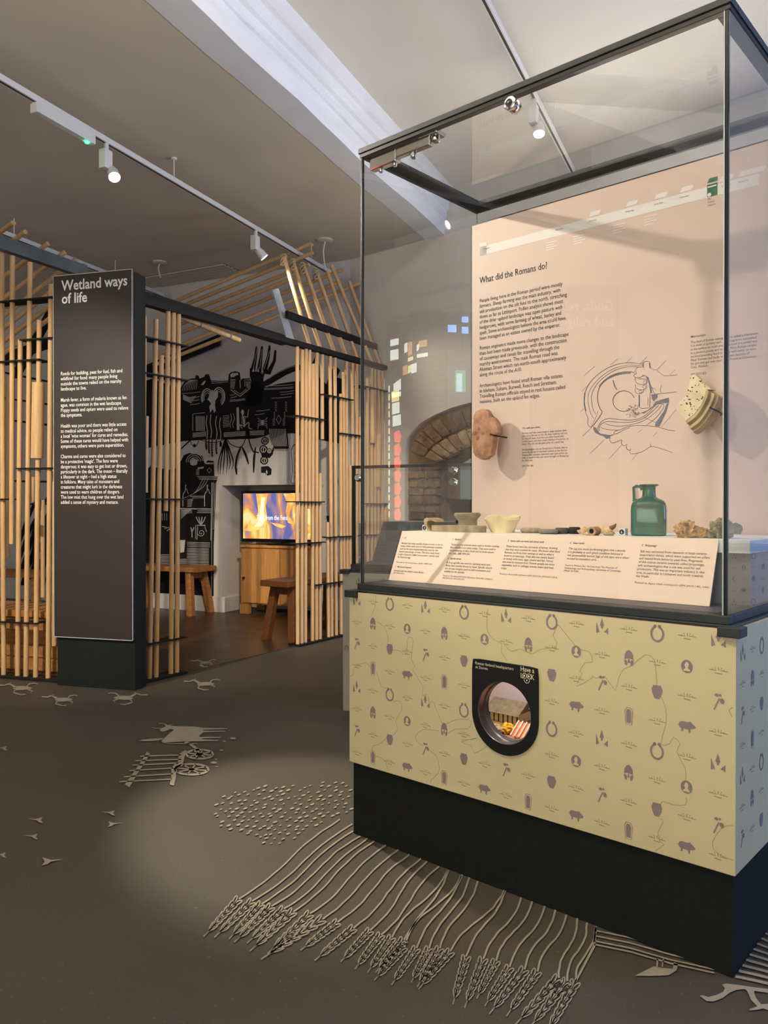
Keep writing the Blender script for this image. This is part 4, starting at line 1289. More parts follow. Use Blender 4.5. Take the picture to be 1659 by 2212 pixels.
pattern(FRONT, fp, KX0, KX1, ZB, ZT, 0.0246, 0.7885, hole_skip)
fpx = lambda L: [FRONT.px(a, b) for a, b in L]
q1 = lambda L: C3(L, 730, 1260, 3.53)
q2 = lambda L: C3(L, 1180, 1280, 3.457)
for L in (q1([(288, 90), (285, 170), (255, 250)]), q1([(300, 295), (350, 330), (380, 400), (385, 450)]), q1([(420, 510), (470, 515), (520, 545), (530, 430), (555, 410), (572, 440), (560, 580), (590, 630), (570, 660), (650, 790), (640, 860), (680, 840), (700, 915), (730, 905), (790, 1060), (830, 1070), (900, 1040), (1000, 1040), (1015, 1070), (990, 1110), (900, 1110), (840, 1145)]),
          q1([(95, 710), (120, 690), (125, 640), (215, 605), (245, 645)]), q1([(295, 680), (335, 790), (375, 795)]), q1([(425, 900), (470, 900), (490, 960), (440, 1050), (460, 1110), (420, 1160)]), q1([(365, 1185), (310, 1230), (265, 1240), (262, 1290)]), q1([(285, 1320), (330, 1330), (365, 1365), (380, 1430)]), q1([(770, 1125), (650, 1115), (590, 1170), (620, 1225), (650, 1235)]), q1([(690, 1270), (745, 1310), (770, 1380), (765, 1450), (710, 1500), (710, 1530)]),
          q1([(1145, 190), (1135, 350), (1190, 430), (1250, 460), (1245, 520), (1290, 590)]), q1([(1270, 470), (1325, 520), (1390, 500), (1480, 540), (1540, 505), (1659, 490)]), q1([(940, 1195), (1020, 1190), (1060, 1180), (940, 1210), (1020, 1240), (1040, 1295), (1110, 1260), (1140, 1240)]),
          q2([(90, 240), (220, 400), (250, 425), (325, 445), (345, 520), (290, 525), (250, 590), (270, 605), (225, 700), (340, 640), (345, 620), (370, 640), (440, 630), (515, 730), (540, 640), (580, 570), (640, 545), (740, 465), (810, 510), (825, 690), (860, 780), (890, 860), (895, 980), (855, 1130), (920, 1130), (950, 1080), (1000, 1130), (975, 1190), (1040, 1320), (1040, 1410)]),
          q2([(90, 240), (50, 320), (80, 370), (65, 430)]), q2([(1045, 1530), (1040, 1585), (950, 1585), (870, 1560), (855, 1590)]), q2([(850, 1690), (875, 1710), (835, 1790), (850, 1860), (880, 1880), (815, 1930)]), q2([(1400, 2000), (1280, 1950), (1240, 1870), (1300, 1770), (1340, 1745), (1395, 1740)]), q2([(1395, 860), (1365, 880), (1390, 930)])):
    PLn = Print(lambda a, b: FRONT.pt(a, b, 0.0003)); PLn.line(smooth2(fpx(L), 2), 0.0022); obj('map_line', PLn.mb, M_LINE, fp)
SIDE = Fr(cl(KX1, 0, 0), EY)
pattern(SIDE, endp, -0.01, KD, ZB, ZT, 0.038, 0.755)
# black ledge, rail, corner brackets
def ring(name, x0, x1, y0, y1, z0, z1, wd, m, bevel=0.002):
    for nm, a in (('front', (x0, x1, y0, y0 + wd)), ('rear', (x0, x1, y1 - wd, y1)), ('left', (x0, x0 + wd, y0 + wd, y1 - wd)), ('right', (x1 - wd, x1, y0 + wd, y1 - wd))):
        cbox(name, a[0], a[1], a[2], a[3], z0, z1, m, bevel=bevel)


cbox('deck', 0.0, CW, 0.0, CD, ZT, 0.822, M_CASE, bevel=0.002)
ring('base_rail', 0.012, 1.2125, 0.005, CD - 0.005, 0.822, 0.8435, 0.04, M_CASE)
for (x0, x1, y0, y1) in ((-0.022, 0.030, -0.023, 0.030), (1.195, 1.247, -0.023, 0.030), (-0.022, 0.030, CD - 0.02, CD + 0.023), (1.195, 1.247, CD - 0.02, CD + 0.023)):
    cbox('corner_bracket', x0, x1, y0, y1, 0.797, 0.8205, M_CASE, bevel=0.002)
cbox('inner_deck', 0.05, 1.175, 0.045, CD - 0.05, 0.822, 0.8445, mat('grey_deck', (92, 90, 92), 0.5))
# glass walls and lid
GX0, GX1, GY0, GY1, GZ0, GZ1 = 0.018, 1.2075, 0.015, CD - 0.012, 0.8435, 2.28
gt = 0.009
cbox('glass_front', GX0, GX1, GY0, GY0 + gt, GZ0, GZ1, M_GLASS)
cbox('glass_end', GX0, GX0 + gt, GY0 + gt, GY1 - gt, GZ0, GZ1, M_GLASS)
cbox('glass_end', GX1 - gt, GX1, GY0 + gt, GY1 - gt, GZ0, GZ1, M_GLASS)
cbox('glass_rear', GX0, GX1, GY1 - gt, GY1, GZ0, GZ1, M_GLASS)
cbox('glass_top', GX0 + 0.02, GX1 - 0.02, GY0 + 0.02, GY1 - 0.02, 2.283, 2.290, M_GLASS)
ring('top_frame', 0.012, 1.2135, 0.009, CD - 0.006, 2.279, 2.2965, 0.048, M_CASE)
ring('top_gasket', 0.016, 1.2095, 0.013, CD - 0.010, 2.267, 2.279, 0.014, M_BLACK, 0)
# dark polished glass edges at the four corners
for (x, y) in ((GX0, GY0), (GX1 - 0.011, GY0), (GX0, GY1 - 0.011), (GX1 - 0.011, GY1 - 0.011)):
    if y > 0.3:
        cbox('glass_edge', x + 0.004, x + 0.007, y + 0.004, y + 0.007, GZ0, GZ1, M_GEDGE)
    else:
        cbox('glass_edge', x + 0.0005, x + 0.0095, y - 0.0005, y + 0.0095, GZ0, GZ1, M_GEDGE, bevel=0.002)
for (x, y) in ((GX0 - 0.0012, GY0 + 0.002), (GX1 - 0.013, GY0 - 0.0012)):
    cbox('bright_glass_arris', x, x + 0.003, y, y + 0.003, GZ0, GZ1, M_GALV)
# hinge arm and lock under the lid
fl_ = Fr(cl(0, 0.026, 0), EX)
hg = MB().box(cl(0.045, 0.03, 2.222), EX * 0.115, EY * 0.028, Z * 0.045)
hinge = obj('hinge', hg, M_CHROME, case, bevel=0.004)
obj('hinge_arm', MB().box(cl(0.16, 0.03, 2.232), EX * 0.14, EY * 0.022, Z * 0.035).box(cl(0.255, 0.028, 2.262), EX * 0.075, EY * 0.05, Z * 0.012), M_CHROME, hinge, bevel=0.003)
for (x, z, r) in ((0.085, 2.208, 0.008), (0.145, 2.212, 0.008), (0.225, 2.214, 0.010), (0.315, 2.238, 0.013)):
    obj('bolt', MB().lathe(cl(x, 0.044, z), [(r * 0.7, 0), (r, 0.004), (r, 0.02), (r * 0.7, 0.026)], 14), M_CHROME, hinge, smooth=True)
lx, lz = Fr(cl(0, 0.012, 0), EX).px(1107, 227)
lock = obj('lock', MB().lathe(cl(lx, 0.030, lz), [(0.019, 0), (0.019, 0.010), (0.0145, 0.012), (0.014, 0.024), (0.019, 0.026), (0.019, 0.034), (0.016, 0.036)], 22, -EY), M_CHROME, case, smooth=True)
obj('lock_slot', MB().lathe(cl(lx, -0.0065, lz), [(0.011, 0), (0.011, 0.0008)], 14, -EY), M_BLACK, lock)
obj('lock_centre', MB().lathe(cl(lx, -0.0071, lz), [(0.005, 0), (0.003, 0.004)], 10, -EY), M_CHROME, lock)
# peephole plate, tube and window
pp = [(0.4955, 0.651), (0.501, 0.657), (0.711, 0.657), (0.7165, 0.651)] + ell(0.606, 0.505, 0.1105, 0.1105, 22, 0, -math.pi)
pmb = MB(); n = 48
circ = ell(HXC, HZC, HR, HR, n)
outp = []
for k in range(n):
    a = 2 * math.pi * k / n; dx, dz = math.cos(a), math.sin(a)
    # ray to the plate's outline
    t = 1e9
    for i in range(len(pp)):
        p, q = pp[i], pp[(i + 1) % len(pp)]
        ex_, ez_ = q[0] - p[0], q[1] - p[1]; den = dx * ez_ - dz * ex_
        if abs(den) < 1e-12: continue
        tt = ((p[0] - HXC) * ez_ - (p[1] - HZC) * ex_) / den; ss = ((p[0] - HXC) * dz - (p[1] - HZC) * dx) / den
        if tt > 0 and -1e-6 <= ss <= 1 + 1e-6: t = min(t, tt)
    outp.append((HXC + dx * t, HZC + dz * t))
vs = [FRONT.pt(*p, 0.005) for p in circ] + [FRONT.pt(*p, 0.005) for p in outp] + [FRONT.pt(*p, 0.0) for p in outp]
fs = []
for k in range(n):
    j = (k + 1) % n
    fs += [(k, j, n + j, n + k), (n + k, n + j, 2 * n + j, 2 * n + k)]
for cor in ((0.4965, 0.656), (0.7155, 0.656)):
    for k in range(n):
        j = (k + 1) % n
        a, b = outp[k], outp[j]
        if min(a[0], b[0]) <= cor[0] <= max(a[0], b[0]) and min(a[1], b[1]) <= cor[1] <= max(a[1], b[1]):
            vs.append(FRONT.pt(*cor, 0.005)); fs.append((n + k, n + j, len(vs) - 1))
pm_ = MB().add(vs, fs)
peep = obj('peephole_plate', pm_, mat('peephole_black', (13, 15, 13), 0.5, var=0.1, scale=30), case)
tb = MB().lathe(FRONT.pt(HXC, HZC, 0.006), [(HR + 0.001, 0), (HR - 0.001, 0.002), (HR - 0.002, 0.026), (HR - 0.005, 0.029), (HR - 0.0055, 0.046)], 48, EY, close=False)
obj('peephole_tube', tb, mat('grey_tube', (74, 68, 72), 0.25, var=0.1, spec=0.6), peep, smooth=True)
tx = MB()
a = FRONT.px(1026.5, 1434.5, 0.0058); a2 = FRONT.px(1027, 1443, 0.0058); wq = FRONT.px(1109, 1447, 0.0058)[0] - a[0]
text_on(tx, FRONT, 'Roman fenland headquarters', a[0], a[1], 0.012, wq, 0.0058, 0.004)
text_on(tx, FRONT, 'at Stonea', a2[0], a2[1], 0.012, wq * 0.33, 0.0058, 0.004)
b = FRONT.px(1124, 1449.5, 0.0058); wq = FRONT.px(1154, 1456, 0.0058)[0] - b[0]
text_on(tx, FRONT, 'Have a', b[0], b[1], 0.02, wq, 0.0058, 0.006)
c = FRONT.px(1124, 1464, 0.0058); c2 = FRONT.px(1153.5, 1468, 0.0058)
text_on(tx, FRONT, 'L', c[0], c[1], 0.021, 0.009, 0.0058, 0.0)
text_on(tx, FRONT, 'K', c2[0] - 0.0105, c[1], 0.021, 0.0115, 0.0058, 0.0)
lk = Print(lambda u_, w_: FRONT.pt(u_, w_, 0.0058))
for m_ in (-1, 1):
    ex0 = (c[0] + c2[0]) / 2 + m_ * 0.0072 - 0.001
    lk.ring(ex0, c[1] + 0.0075, 0.0068, 0.0072, 0.0016, 18).disc(ex0 - 0.001, c[1] + 0.0075, 0.003, 0.0033, 10)
fx = (c[0] + c2[0]) / 2 - 0.001
lk.line(ell(fx, c[1] + 0.001, 0.0095, 0.013, 14, math.pi * 1.08, math.pi * 1.92), 0.0014).poly([(fx - 0.0028, c[1] - 0.0035), (fx, c[1] - 0.0022), (fx + 0.0028, c[1] - 0.0035), (fx, c[1] - 0.008)])
tx.add(lk.mb.v, lk.mb.f)
obj('peephole_lettering', tx, mat('cream_ink', (226, 214, 182), 0.6), peep)
# small light inside the base for the model
pl_ = bpy.data.lights.new('model_lamp', 'AREA'); pl_.energy = 1.15; pl_.size = 0.12; pl_.color = (1.0, 0.88, 0.76)
po = bpy.data.objects.new('model_lamp', pl_); COL.objects.link(po); po.location = cl(0.46, 0.14, 0.785); po.rotation_euler = (0, 0, 0)
# model Roman settlement behind the peephole
MZ = 0.386
bd = thing('model_backdrop', cl(0.55, 0.4, ZB + 0.016), 'pale lavender backdrop and plinth board of the model behind the peephole', 'backdrop')
obj('sky_board', MB().box(cl(0.05, 0.46, ZB + 0.016), EX * 1.1, EY * 0.01, Z * 0.50), mat('lavender_board', (208, 196, 208), 0.8, var=0.02), bd)
obj('ground_board', MB().box(cl(0.05, 0.08, ZB + 0.016), EX * 1.1, EY * 0.38, Z * (MZ - ZB - 0.016)), mat('model_earth', (142, 112, 74), 0.95, var=0.3, scale=30, bump=0.4), bd)
MF = Fr(cl(0, 0.30, 0), EX)
ml = MF.px(1058, 1546); mr = MF.px(1117, 1566)
hx0, hx1 = ml[0], mr[0]; hz = MZ
md = thing('model_longhouse', cl((hx0 + hx1) / 2, 0.34, hz), 'thatched white-walled model longhouse seen in the peephole', 'model house')
hl = hx1 - hx0
obj('wall_block', MB().box(cl(hx0, 0.30, hz), EX * hl, EY * 0.085, Z * 0.034), mat('model_wall', (222, 208, 184), 0.9, var=0.06), md)
for k in range(7):
    obj('post', MB().box(cl(hx0 + hl * k / 6 - 0.002, 0.298, hz), EX * 0.004, EY * 0.004, Z * 0.036), mat('model_timber', (86, 62, 44), 0.9), md)
zr = hz + 0.032
rp_ = [cl(hx0 - 0.012, 0.282, zr), cl(hx0 - 0.012, 0.3425, zr + 0.036), cl(hx0 - 0.012, 0.403, zr), cl(hx0 - 0.012, 0.3425, zr + 0.022)]
obj('thatched_roof', MB().extr(rp_, EX * (hl + 0.026)), mat('model_thatch', (122, 110, 92), 0.98, var=0.25, scale=60, bump=0.6), md)
obj('gable_wall', MB().extr([cl(hx1, 0.30, zr), cl(hx1, 0.3425, zr + 0.022), cl(hx1, 0.385, zr)], EX * 0.003), mat('model_gable', (128, 116, 104), 0.9), md)
rm = thing('model_tiled_house', cl(0.60, 0.17, MZ), 'model house with orange striped roof in front of the longhouse', 'model house')
obj('wall_block', MB().box(cl(0.548, 0.13, MZ), EX * 0.105, EY * 0.07, Z * 0.024), mat('model_wall_pink', (236, 206, 182), 0.9), rm)
obj('tiled_roof', MB().extr([cl(0.54, 0.118, MZ + 0.022), cl(0.54, 0.165, MZ + 0.056), cl(0.54, 0.212, MZ + 0.022)], EX * 0.122), mat('model_tile', (226, 132, 98), 0.85, var=0.1), rm)
for k in range(9):
    obj('roof_stripe', MB().tube(cl(0.543 + k * 0.0145, 0.117, MZ + 0.024), cl(0.543 + k * 0.0145, 0.165, MZ + 0.0585), 0.003, n=6), mat('model_stripe', (240, 206, 186), 0.85), rm)
obj('model_bush', rock(cl(0.478, 0.205, MZ), 0.022, 0.02, 0.018, 3, 0.5, 3), mat('model_bush', (214, 168, 58), 0.95, var=0.3, scale=60), label='yellow model bush between the small houses in the peephole', cat='model bush')
obj('model_rock', rock(cl(0.452, 0.155, MZ), 0.03, 0.02, 0.02, 9, 0.3, 2), mat('model_rock', (176, 158, 130), 0.95, var=0.2, scale=40), label='pale grey model boulder low in the peephole', cat='model rock')
mp_ = thing('model_figure', cl(0.528, 0.118, MZ), 'tiny orange clothed model figure standing in the peephole scene', 'model figure')
obj('tunic', MB().lathe(cl(0.528, 0.118, MZ), [(0.006, 0), (0.005, 0.012), (0.0025, 0.017)], 8), mat('model_tunic', (206, 92, 52), 0.9), mp_, smooth=True)
obj('head', MB().lathe(cl(0.528, 0.118, MZ + 0.0165), [(0.001, 0), (0.0032, 0.003), (0.001, 0.006)], 8), mat('model_skin', (198, 146, 110), 0.9), mp_, smooth=True)

# ------------------------------------------------------------------ inside the tall case: riser, label board, back graphic
ZS = 1.0135
rz = thing('shelf_riser', cl(0.61, 0.42, 0.8445), 'white shelf on a grey plinth inside the tall case holding the finds', 'shelf')
obj('shelf_slab', MB().box(cl(0.028, 0.218, ZS - 0.034), EX * 1.168, EY * 0.415, Z * 0.034), M_SHELF, rz, bevel=0.001)
obj('riser_box', MB().box(cl(0.032, 0.236, 0.8445), EX * 1.160, EY * 0.396, Z * (ZS - 0.034 - 0.8445)), M_GREYBOX, rz)

bo_ = cl(0, 0.143, 0.8455); bt_ = cl(0, 0.2165, ZS + 0.001)
BRD = Fr(bo_, EX, bt_ - bo_); BL = (bt_ - bo_).length
b0, b1, b2, b3 = [BRD.px(*p)[0] for p in ((839, 1254), (1532, 1310), (1552.5, 1166), (868, 1150))]
board = obj('label_board', MB().extr([BRD.pt(b0, 0), BRD.pt(b1, 0), BRD.pt(b2, BL), BRD.pt(b3, BL)], -BRD.en * 0.004), mat('peach_label', (240, 214, 192), 0.5, var=0.01), label='sloping peach label board with five text columns in front of the white shelf', cat='label board')
tx = MB(); PT = 0.0104
cols = [
    (868, 1163, '1   Lid', (867, 1175), 90, ['Romans had many specific shapes of pots, as we do', 'today, which were used to hold particular contents,', 'such as the vase-shaped amphorae used for the', 'import and storage of wine. This lid is made from', "a type of pottery called 'coarse-ware', mainly used", 'for food storage.'], 'Found in Freckenham (EM.1987.53)'),
    (977, 1166.5, '3   Strainers', (974, 1178), 104, ['These pottery strainers were used in Roman cooking,', 'like colanders and sieves today. They were used in', 'the processing of dairy foods and to strain sauces', 'and wine. (EM.1999.201)'], None),
    (1097, 1170, '5   Bones with cut marks and animal teeth', (1093, 1182), 117, ['These bones have the cut marks of knives, showing', 'that they were cooked for meat. We know what food', 'Romans ate from their writings as well as what is', 'found in archaeology. Their diet was mainly based', 'on bread, with meat, eggs, cheese and fish. Honey', 'was used to sweeten food. Poorer people ate more', 'vegetables, such as cabbage, onions, beans and root', 'crops.'], 'Found at Apes Hall, Littleport (EM.2010.132, EM.2010.134-4).'),
    (1231, 1174.5, '6   Glass vessel', (1228, 1187), 132, ['This jug was made by blowing glass into a mould.', 'It is probably in such good condition because it', 'was purposefully buried. Jugs of this type were often', 're-used as cremation urns.'], None),
    (1386, 1180, '7   Briquetage', (1383, 1193), 151, ['Salt was extracted from seawater in large ceramic', 'evaporation dishes, which were supported on pillars', 'and heated from below by peat fires. Fragments', 'of this coarse ceramic material, called briquetage,', 'tells archaeologists that a site was used for salt', 'production. This was an important industry in this', 'area, in particular in Littleport and north towards', 'the Wash.'], 'Found at Apes Hall, Littleport (EM.2010.145, 144).')]
for hx, hy, ht, (lx_, ly_), wpx, lines, found in cols:
    tx = MB()
    a = BRD.px(hx, hy); text_on(tx, BRD, ht, a[0], a[1], 0.0088, None, 0.0006, 0.01, 0.86)
    a = BRD.px(lx_, ly_); w_ = BRD.px(lx_ + wpx, ly_ + wpx * 0.06)[0] - a[0]
    block_on(tx, BRD, lines, a[0], a[1], PT, 0.0098, w_, 0.0006, 0.002)
    if found:
        text_on(tx, BRD, found, a[0], a[1] - PT * (len(lines) + 0.75), 0.0074, w_ * (0.86 if len(found) < 45 else 1.06), 0.0006)
    obj('label_text', tx, M_TEXTG, board)
tx = MB()
a = BRD.px(974, 1178); w_ = BRD.px(1078, 1184)[0] - a[0]
text_on(tx, BRD, '4   Spindle whorls', a[0] + 0.002, a[1] - PT * 4.7, 0.0088, None, 0.0006, 0.01, 0.86)
block_on(tx, BRD, ['A drop spindle was used for spinning wool and', 'fibres into useable thread by hand. Spindle whorls', 'are circular weights used to add momentum and', 'stability to the spindle.'], a[0], a[1] - PT * 6.1, PT, 0.0098, w_ * 0.96, 0.0006, 0.002)
block_on(tx, BRD, ['Found in Witchford (EM.2010.154) and at Apes Hall, Littleport', '(EM.2010.151, EM.1999.201).'], a[0], a[1] - PT * 10.5, 0.008, 0.0074, w_ * 1.02, 0.0006)
obj('label_text', tx, M_TEXTG, board); tx = MB()
a = BRD.px(867, 1175)
text_on(tx, BRD, '2   Mortarium fragment', a[0] + 0.001, a[1] - PT * 8.4, 0.0088, None, 0.0006, 0.01, 0.86)
text_on(tx, BRD, "Stamped with the maker's name 'Botius'.", a[0], a[1] - PT * 9.8, 0.0098, 0.135, 0.0006, 0.002)
text_on(tx, BRD, '(EM.1989.01.A21)', a[0], a[1] - PT * 10.6, 0.0074, 0.05, 0.0006)
obj('label_text', tx, M_TEXTG, board); tx = MB()
a = BRD.px(1228, 1187); w_ = BRD.px(1360, 1195)[0] - a[0]
block_on(tx, BRD, ['Found in Wicken Fen. On loan from The Museum of', 'Archaeology and Anthropology, University of Cambridge', '(MAA 1919.83)'], a[0], a[1] - PT * 5.0, 0.0086, 0.0078, w_ * 0.92, 0.0006)
obj('label_text', tx, M_TEXTG, board)

PTOP = PANEL.px(1021, 488)[1]
pan = thing('graphic_panel', cl(0.61, 0.65, 0.8445), 'pink back panel headed What did the Romans do? inside the tall case', 'panel')
obj('panel_sheet', MB().box(cl(0.030, 0.64, 0.8445), EX * 1.166, EY * 0.010, Z * (PTOP - 0.8445)), M_PINK, pan)
obj('panel_edge', MB().box(cl(0.028, 0.6395, 0.8445), EX * 0.0022, EY * 0.011, Z * (PTOP - 0.8445)).box(cl(0.028, 0.6395, PTOP), EX * 1.169, EY * 0.011, Z * 0.004), M_BLACK, pan)
tx = MB(); tg = MB()
a = PANEL.px(1036, 613)
text_on(tx, PANEL, 'What did the Romans do?', a[0], a[1], 0.036, PANEL.px(1182, 576)[0] - a[0], 0.0008, 0.006)
obj('heading_text', tx, M_TEXT, pan)
for y, L in ((654, ['People living here in the Roman period were mostly', 'farmers. Sheep farming was the main industry, with', 'salt production on the silt fens to the north, stretching', 'down as far as Littleport. Pollen analysis shows most', 'of the drier upland landscape was open pasture with', 'hedgerows, with some farming of wheat, barley and', 'spelt. Some archaeologists believe the area could have', 'been managed as an estate owned by the emperor.']),
             (756, ['Roman engineers made more changes to the landscape', 'than had been made previously, with the construction', 'of causeways and canals for travelling through the', 'marshy environment. The main Roman road was', 'Akeman Street which ran north\u2013south approximately', 'along the route of the A10.']),
             (837, ['Archaeologists have found small Roman villa estates', 'in Isleham, Soham, Burwell, Reach and Stretham.', 'Travelling Roman officials stayed in rest houses called', 'mansios, built on the upland fen edges.'])):
    tx = MB(); a = PANEL.px(1036, y)
    block_on(tx, PANEL, L, a[0], a[1], 0.0208, 0.0208, 0.378 if y == 654 else 0.385 if y == 756 else 0.372, 0.0008, 0.002)
    obj('paragraph_text', tx, M_TEXT, pan)
a = PANEL.px(1128, 927)
text_on(tg, PANEL, 'Tile with paw print', a[0], a[1], 0.0095, 0.075, 0.0008, 0.008)
block_on(tg, PANEL, ['Roman roof tiles were made in large batches then', 'laid out in the sun to dry. As they could be left out', 'for several days, roof tiles are often found with', "animal tracks and even small children's footprints on", 'them. This tile has the paw print of a small dog.', '', 'Archaeologists can use footprints in Roman tiles to', 'track the spread of domestic animals in the Roman', "Empire. For example, domestic cats' paw prints can", 'help us confirm that cats were brought to Britain by', 'the Romans.', '', '(EM.1981.80)'], a[0], a[1] - 0.019, 0.0102, 0.0100, 0.193, 0.0008)
obj('caption_text', tg, M_TEXTG, pan); tg = MB()
a = PANEL.px(1492, 730)
text_on(tg, PANEL, 'Mortarium', a[0], a[1], 0.0105, 0.047, 0.0008, 0.008)
block_on(tg, PANEL, ['This kind of Roman mixing bowl is called a mortarium.', 'It is made of pottery with small fragments embedded', 'in the surface to crush and grind food in a similar way', 'to a modern pestle and mortar. Many Roman recipes', 'involved pounding food to mix it with water or wine.', 'Many Romans had badly worn teeth because of', 'the grit that got into their food. Found at Dimmocks', 'Cote, Wicken.', '', '(EM.2010.82)'], a[0], a[1] - 0.018, 0.0115, 0.0112, 0.205, 0.0008)
obj('caption_text', tg, M_TEXTG, pan)
# timeline strip with tabs
tl = Print(lambda u_, w_: PANEL.pt(u_, w_, 0.0006))
tl.poly([(0.066, 2.078), (1.092, 2.078), (1.092, 2.112), (0.066, 2.112)]).poly([(0.067, 2.078), (0.10, 2.078), (0.10, 2.126), (0.068, 2.126)])
for x in (0.53, 0.665, 0.765, 0.85, 0.973, 1.032, 1.068):
    tl.poly([(x, 2.117), (x + 0.008, 2.132), (x + 0.044, 2.132), (x + 0.044, 2.124), (x + 0.036, 2.117)])
for x, z in ((0.36, 2.062), (0.47, 2.060), (0.62, 2.064), (0.73, 2.066)):
    for k in range(4):
        tl.line([(x, z - k * 0.0085), (x + 0.045 - (k % 2) * 0.012, z - k * 0.0085)], 0.003)
obj('timeline_strip', tl.mb, mat('timeline_white', (232, 226, 220), 0.5, var=0.01), pan)
tg = Print(lambda u_, w_: PANEL.pt(u_, w_, 0.0011))
tg.poly([(0.937, 2.079), (0.969, 2.079), (0.969, 2.118), (0.937, 2.118)]).poly([(0.937, 2.123), (0.944, 2.137), (0.969, 2.137), (0.969, 2.124)])
obj('timeline_green_tab', tg.mb, mat('timeline_green', (42, 100, 76), 0.5), pan)
tq = Print(lambda u_, w_: PANEL.pt(u_, w_, 0.0016)); tq.disc(0.944, 2.0855, 0.006, 0.006).poly([(0.939, 2.108), (0.966, 2.108), (0.966, 2.112), (0.939, 2.112)])
obj('timeline_dot', tq.mb, M_WHITE, pan)
tm_ = MB()
for x, t in ((0.085, 'Prehistory'), (0.40, 'Mesolithic'), (0.53, 'Neolithic'), (0.665, 'Bronze Age'), (0.765, 'Iron Age'), (0.85, 'Norman'), (0.98, 'Tudor'), (1.03, 'Modern')):
    text_on(tm_, PANEL, t, x, 2.098, 0.0075, 0.03, 0.0012)
text_on(tm_, PANEL, 'Ely', 0.939, 2.070, 0.008, 0.010, 0.0012); text_on(tm_, PANEL, 'Roman', 0.939, 2.060, 0.008, 0.020, 0.0012); text_on(tm_, PANEL, 'invasion', 0.939, 2.050, 0.008, 0.024, 0.0012)
obj('timeline_text', tm_, M_TEXTG, pan)
# line drawing: hands grinding in a mortar
dk = Print(lambda a_, b_: PANEL.p3(a_, b_, 0.0008)); ds = Print(lambda a_, b_: PANEL.p3(a_, b_, 0.0005))
D = lambda L: C3(L, 1240, 770, 7.213)
for L in ([(145, 305), (320, 155)], [(120, 545), (240, 425)], [(560, 135), (690, 30)], [(815, 95), (910, 5)], [(1030, 110), (1140, 0)], [(1295, 205), (1430, 60)], [(1490, 290), (1575, 205)], [(90, 870), (155, 810)], [(130, 1245), (280, 1100)], [(250, 1510), (475, 1290)], [(540, 1600), (745, 1375)], [(900, 1615), (1000, 1500)], [(1360, 1095), (1590, 830)], [(1230, 1250), (1295, 1175)], [(985, 1190), (1060, 1140)]):
    dk.line(D(L), 0.55)
dk.curve(D([(1055, 120), (860, 95), (640, 130), (430, 235), (260, 390), (170, 560), (155, 720), (185, 880), (215, 960), (215, 1060), (250, 1095), (290, 1085)]), 0.9)
dk.curve(D([(1050, 145), (850, 135), (640, 180), (450, 290), (300, 440), (225, 580), (220, 720), (255, 880), (310, 970)]), 0.7).curve(D([(1000, 165), (840, 160), (660, 205), (480, 310), (340, 450), (275, 590), (275, 720), (300, 830), (340, 900)]), 0.8)
dk.curve(D([(945, 250), (840, 238), (700, 255), (560, 310), (450, 400), (385, 510), (365, 640), (378, 740), (410, 820), (435, 865), (390, 950), (290, 1085)]), 1.3)
dk.curve(D([(370, 850), (340, 950), (270, 1085)]), 0.6)
dk.line(D(ell(775, 695, 170, 160, 26, math.radians(62), math.radians(342))), 1.3)
ds.curve(D([(390, 470), (480, 375), (620, 300), (760, 265), (880, 258)]), 3.2).curve(D([(170, 560), (160, 700), (185, 850)]), 2.2).curve(D([(610, 370), (630, 450), (665, 520)]), 2.4)
dk.curve(D([(380, 1190), (370, 1110), (430, 1010), (540, 965), (680, 980), (860, 990), (1010, 970), (1140, 890), (1240, 790), (1300, 740), (1390, 740)]), 0.9).curve(D([(390, 1165), (400, 1080), (470, 1025), (560, 1012), (700, 1025), (900, 1020), (1080, 965), (1220, 850), (1320, 760)]), 0.9)
dk.curve(D([(480, 1045), (580, 1075), (720, 1085), (900, 1060), (1100, 990), (1290, 850), (1360, 760)]), 0.8).curve(D([(415, 1105), (500, 1135), (690, 1150)]), 0.8).curve(D([(1130, 1070), (1290, 940), (1390, 800), (1400, 740)]), 0.7)
ds.poly(D([(300, 1095), (345, 1110), (375, 1180), (420, 1205), (560, 1225), (650, 1205), (560, 1250), (555, 1275), (500, 1285), (460, 1245), (400, 1225), (330, 1190), (300, 1140)]))
ds.poly(D([(1040, 880), (1140, 840), (1230, 770), (1270, 700), (1420, 655), (1480, 640), (1480, 720), (1290, 735), (1180, 830), (1090, 890)])).poly(D([(1200, 590), (1300, 590), (1300, 640), (1240, 700), (1215, 660)])).poly(D([(1270, 1030), (1330, 950), (1400, 850), (1440, 740), (1480, 720), (1440, 860), (1330, 1095), (1260, 1085)]))
dk.line(D([(1090, 945), (1270, 1030)]), 0.7)
# pestle and upper hand
dk.line(D([(1070, 170), (1068, 110), (1085, 85), (1130, 75), (1175, 82), (1185, 110), (1190, 190)]), 1.0).line(D([(1010, 590), (1012, 790), (1060, 812), (1130, 805), (1180, 790), (1185, 560)]), 1.1)
ds.line(D([(1078, 110), (1078, 170)]), 2).line(D([(1172, 100), (1182, 180)]), 2).line(D([(1020, 600), (1022, 780)]), 1.8).line(D([(1150, 640), (1150, 770)]), 1.0)
dk.curve(D([(1190, 165), (1230, 200), (1290, 210), (1330, 250), (1400, 298), (1500, 298), (1610, 285)]), 0.8).curve(D([(1050, 170), (1000, 165), (960, 200), (955, 235), (975, 260), (935, 285), (945, 320), (1010, 330), (1080, 300)]), 0.9)
dk.curve(D([(950, 330), (960, 390), (1010, 430), (1110, 435), (1140, 390), (1110, 355), (1000, 345)]), 0.9).curve(D([(950, 430), (965, 490), (1040, 520), (1120, 500), (1130, 445)]), 0.9).curve(D([(950, 500), (960, 560), (1010, 580), (1070, 560), (1085, 520)]), 0.9)
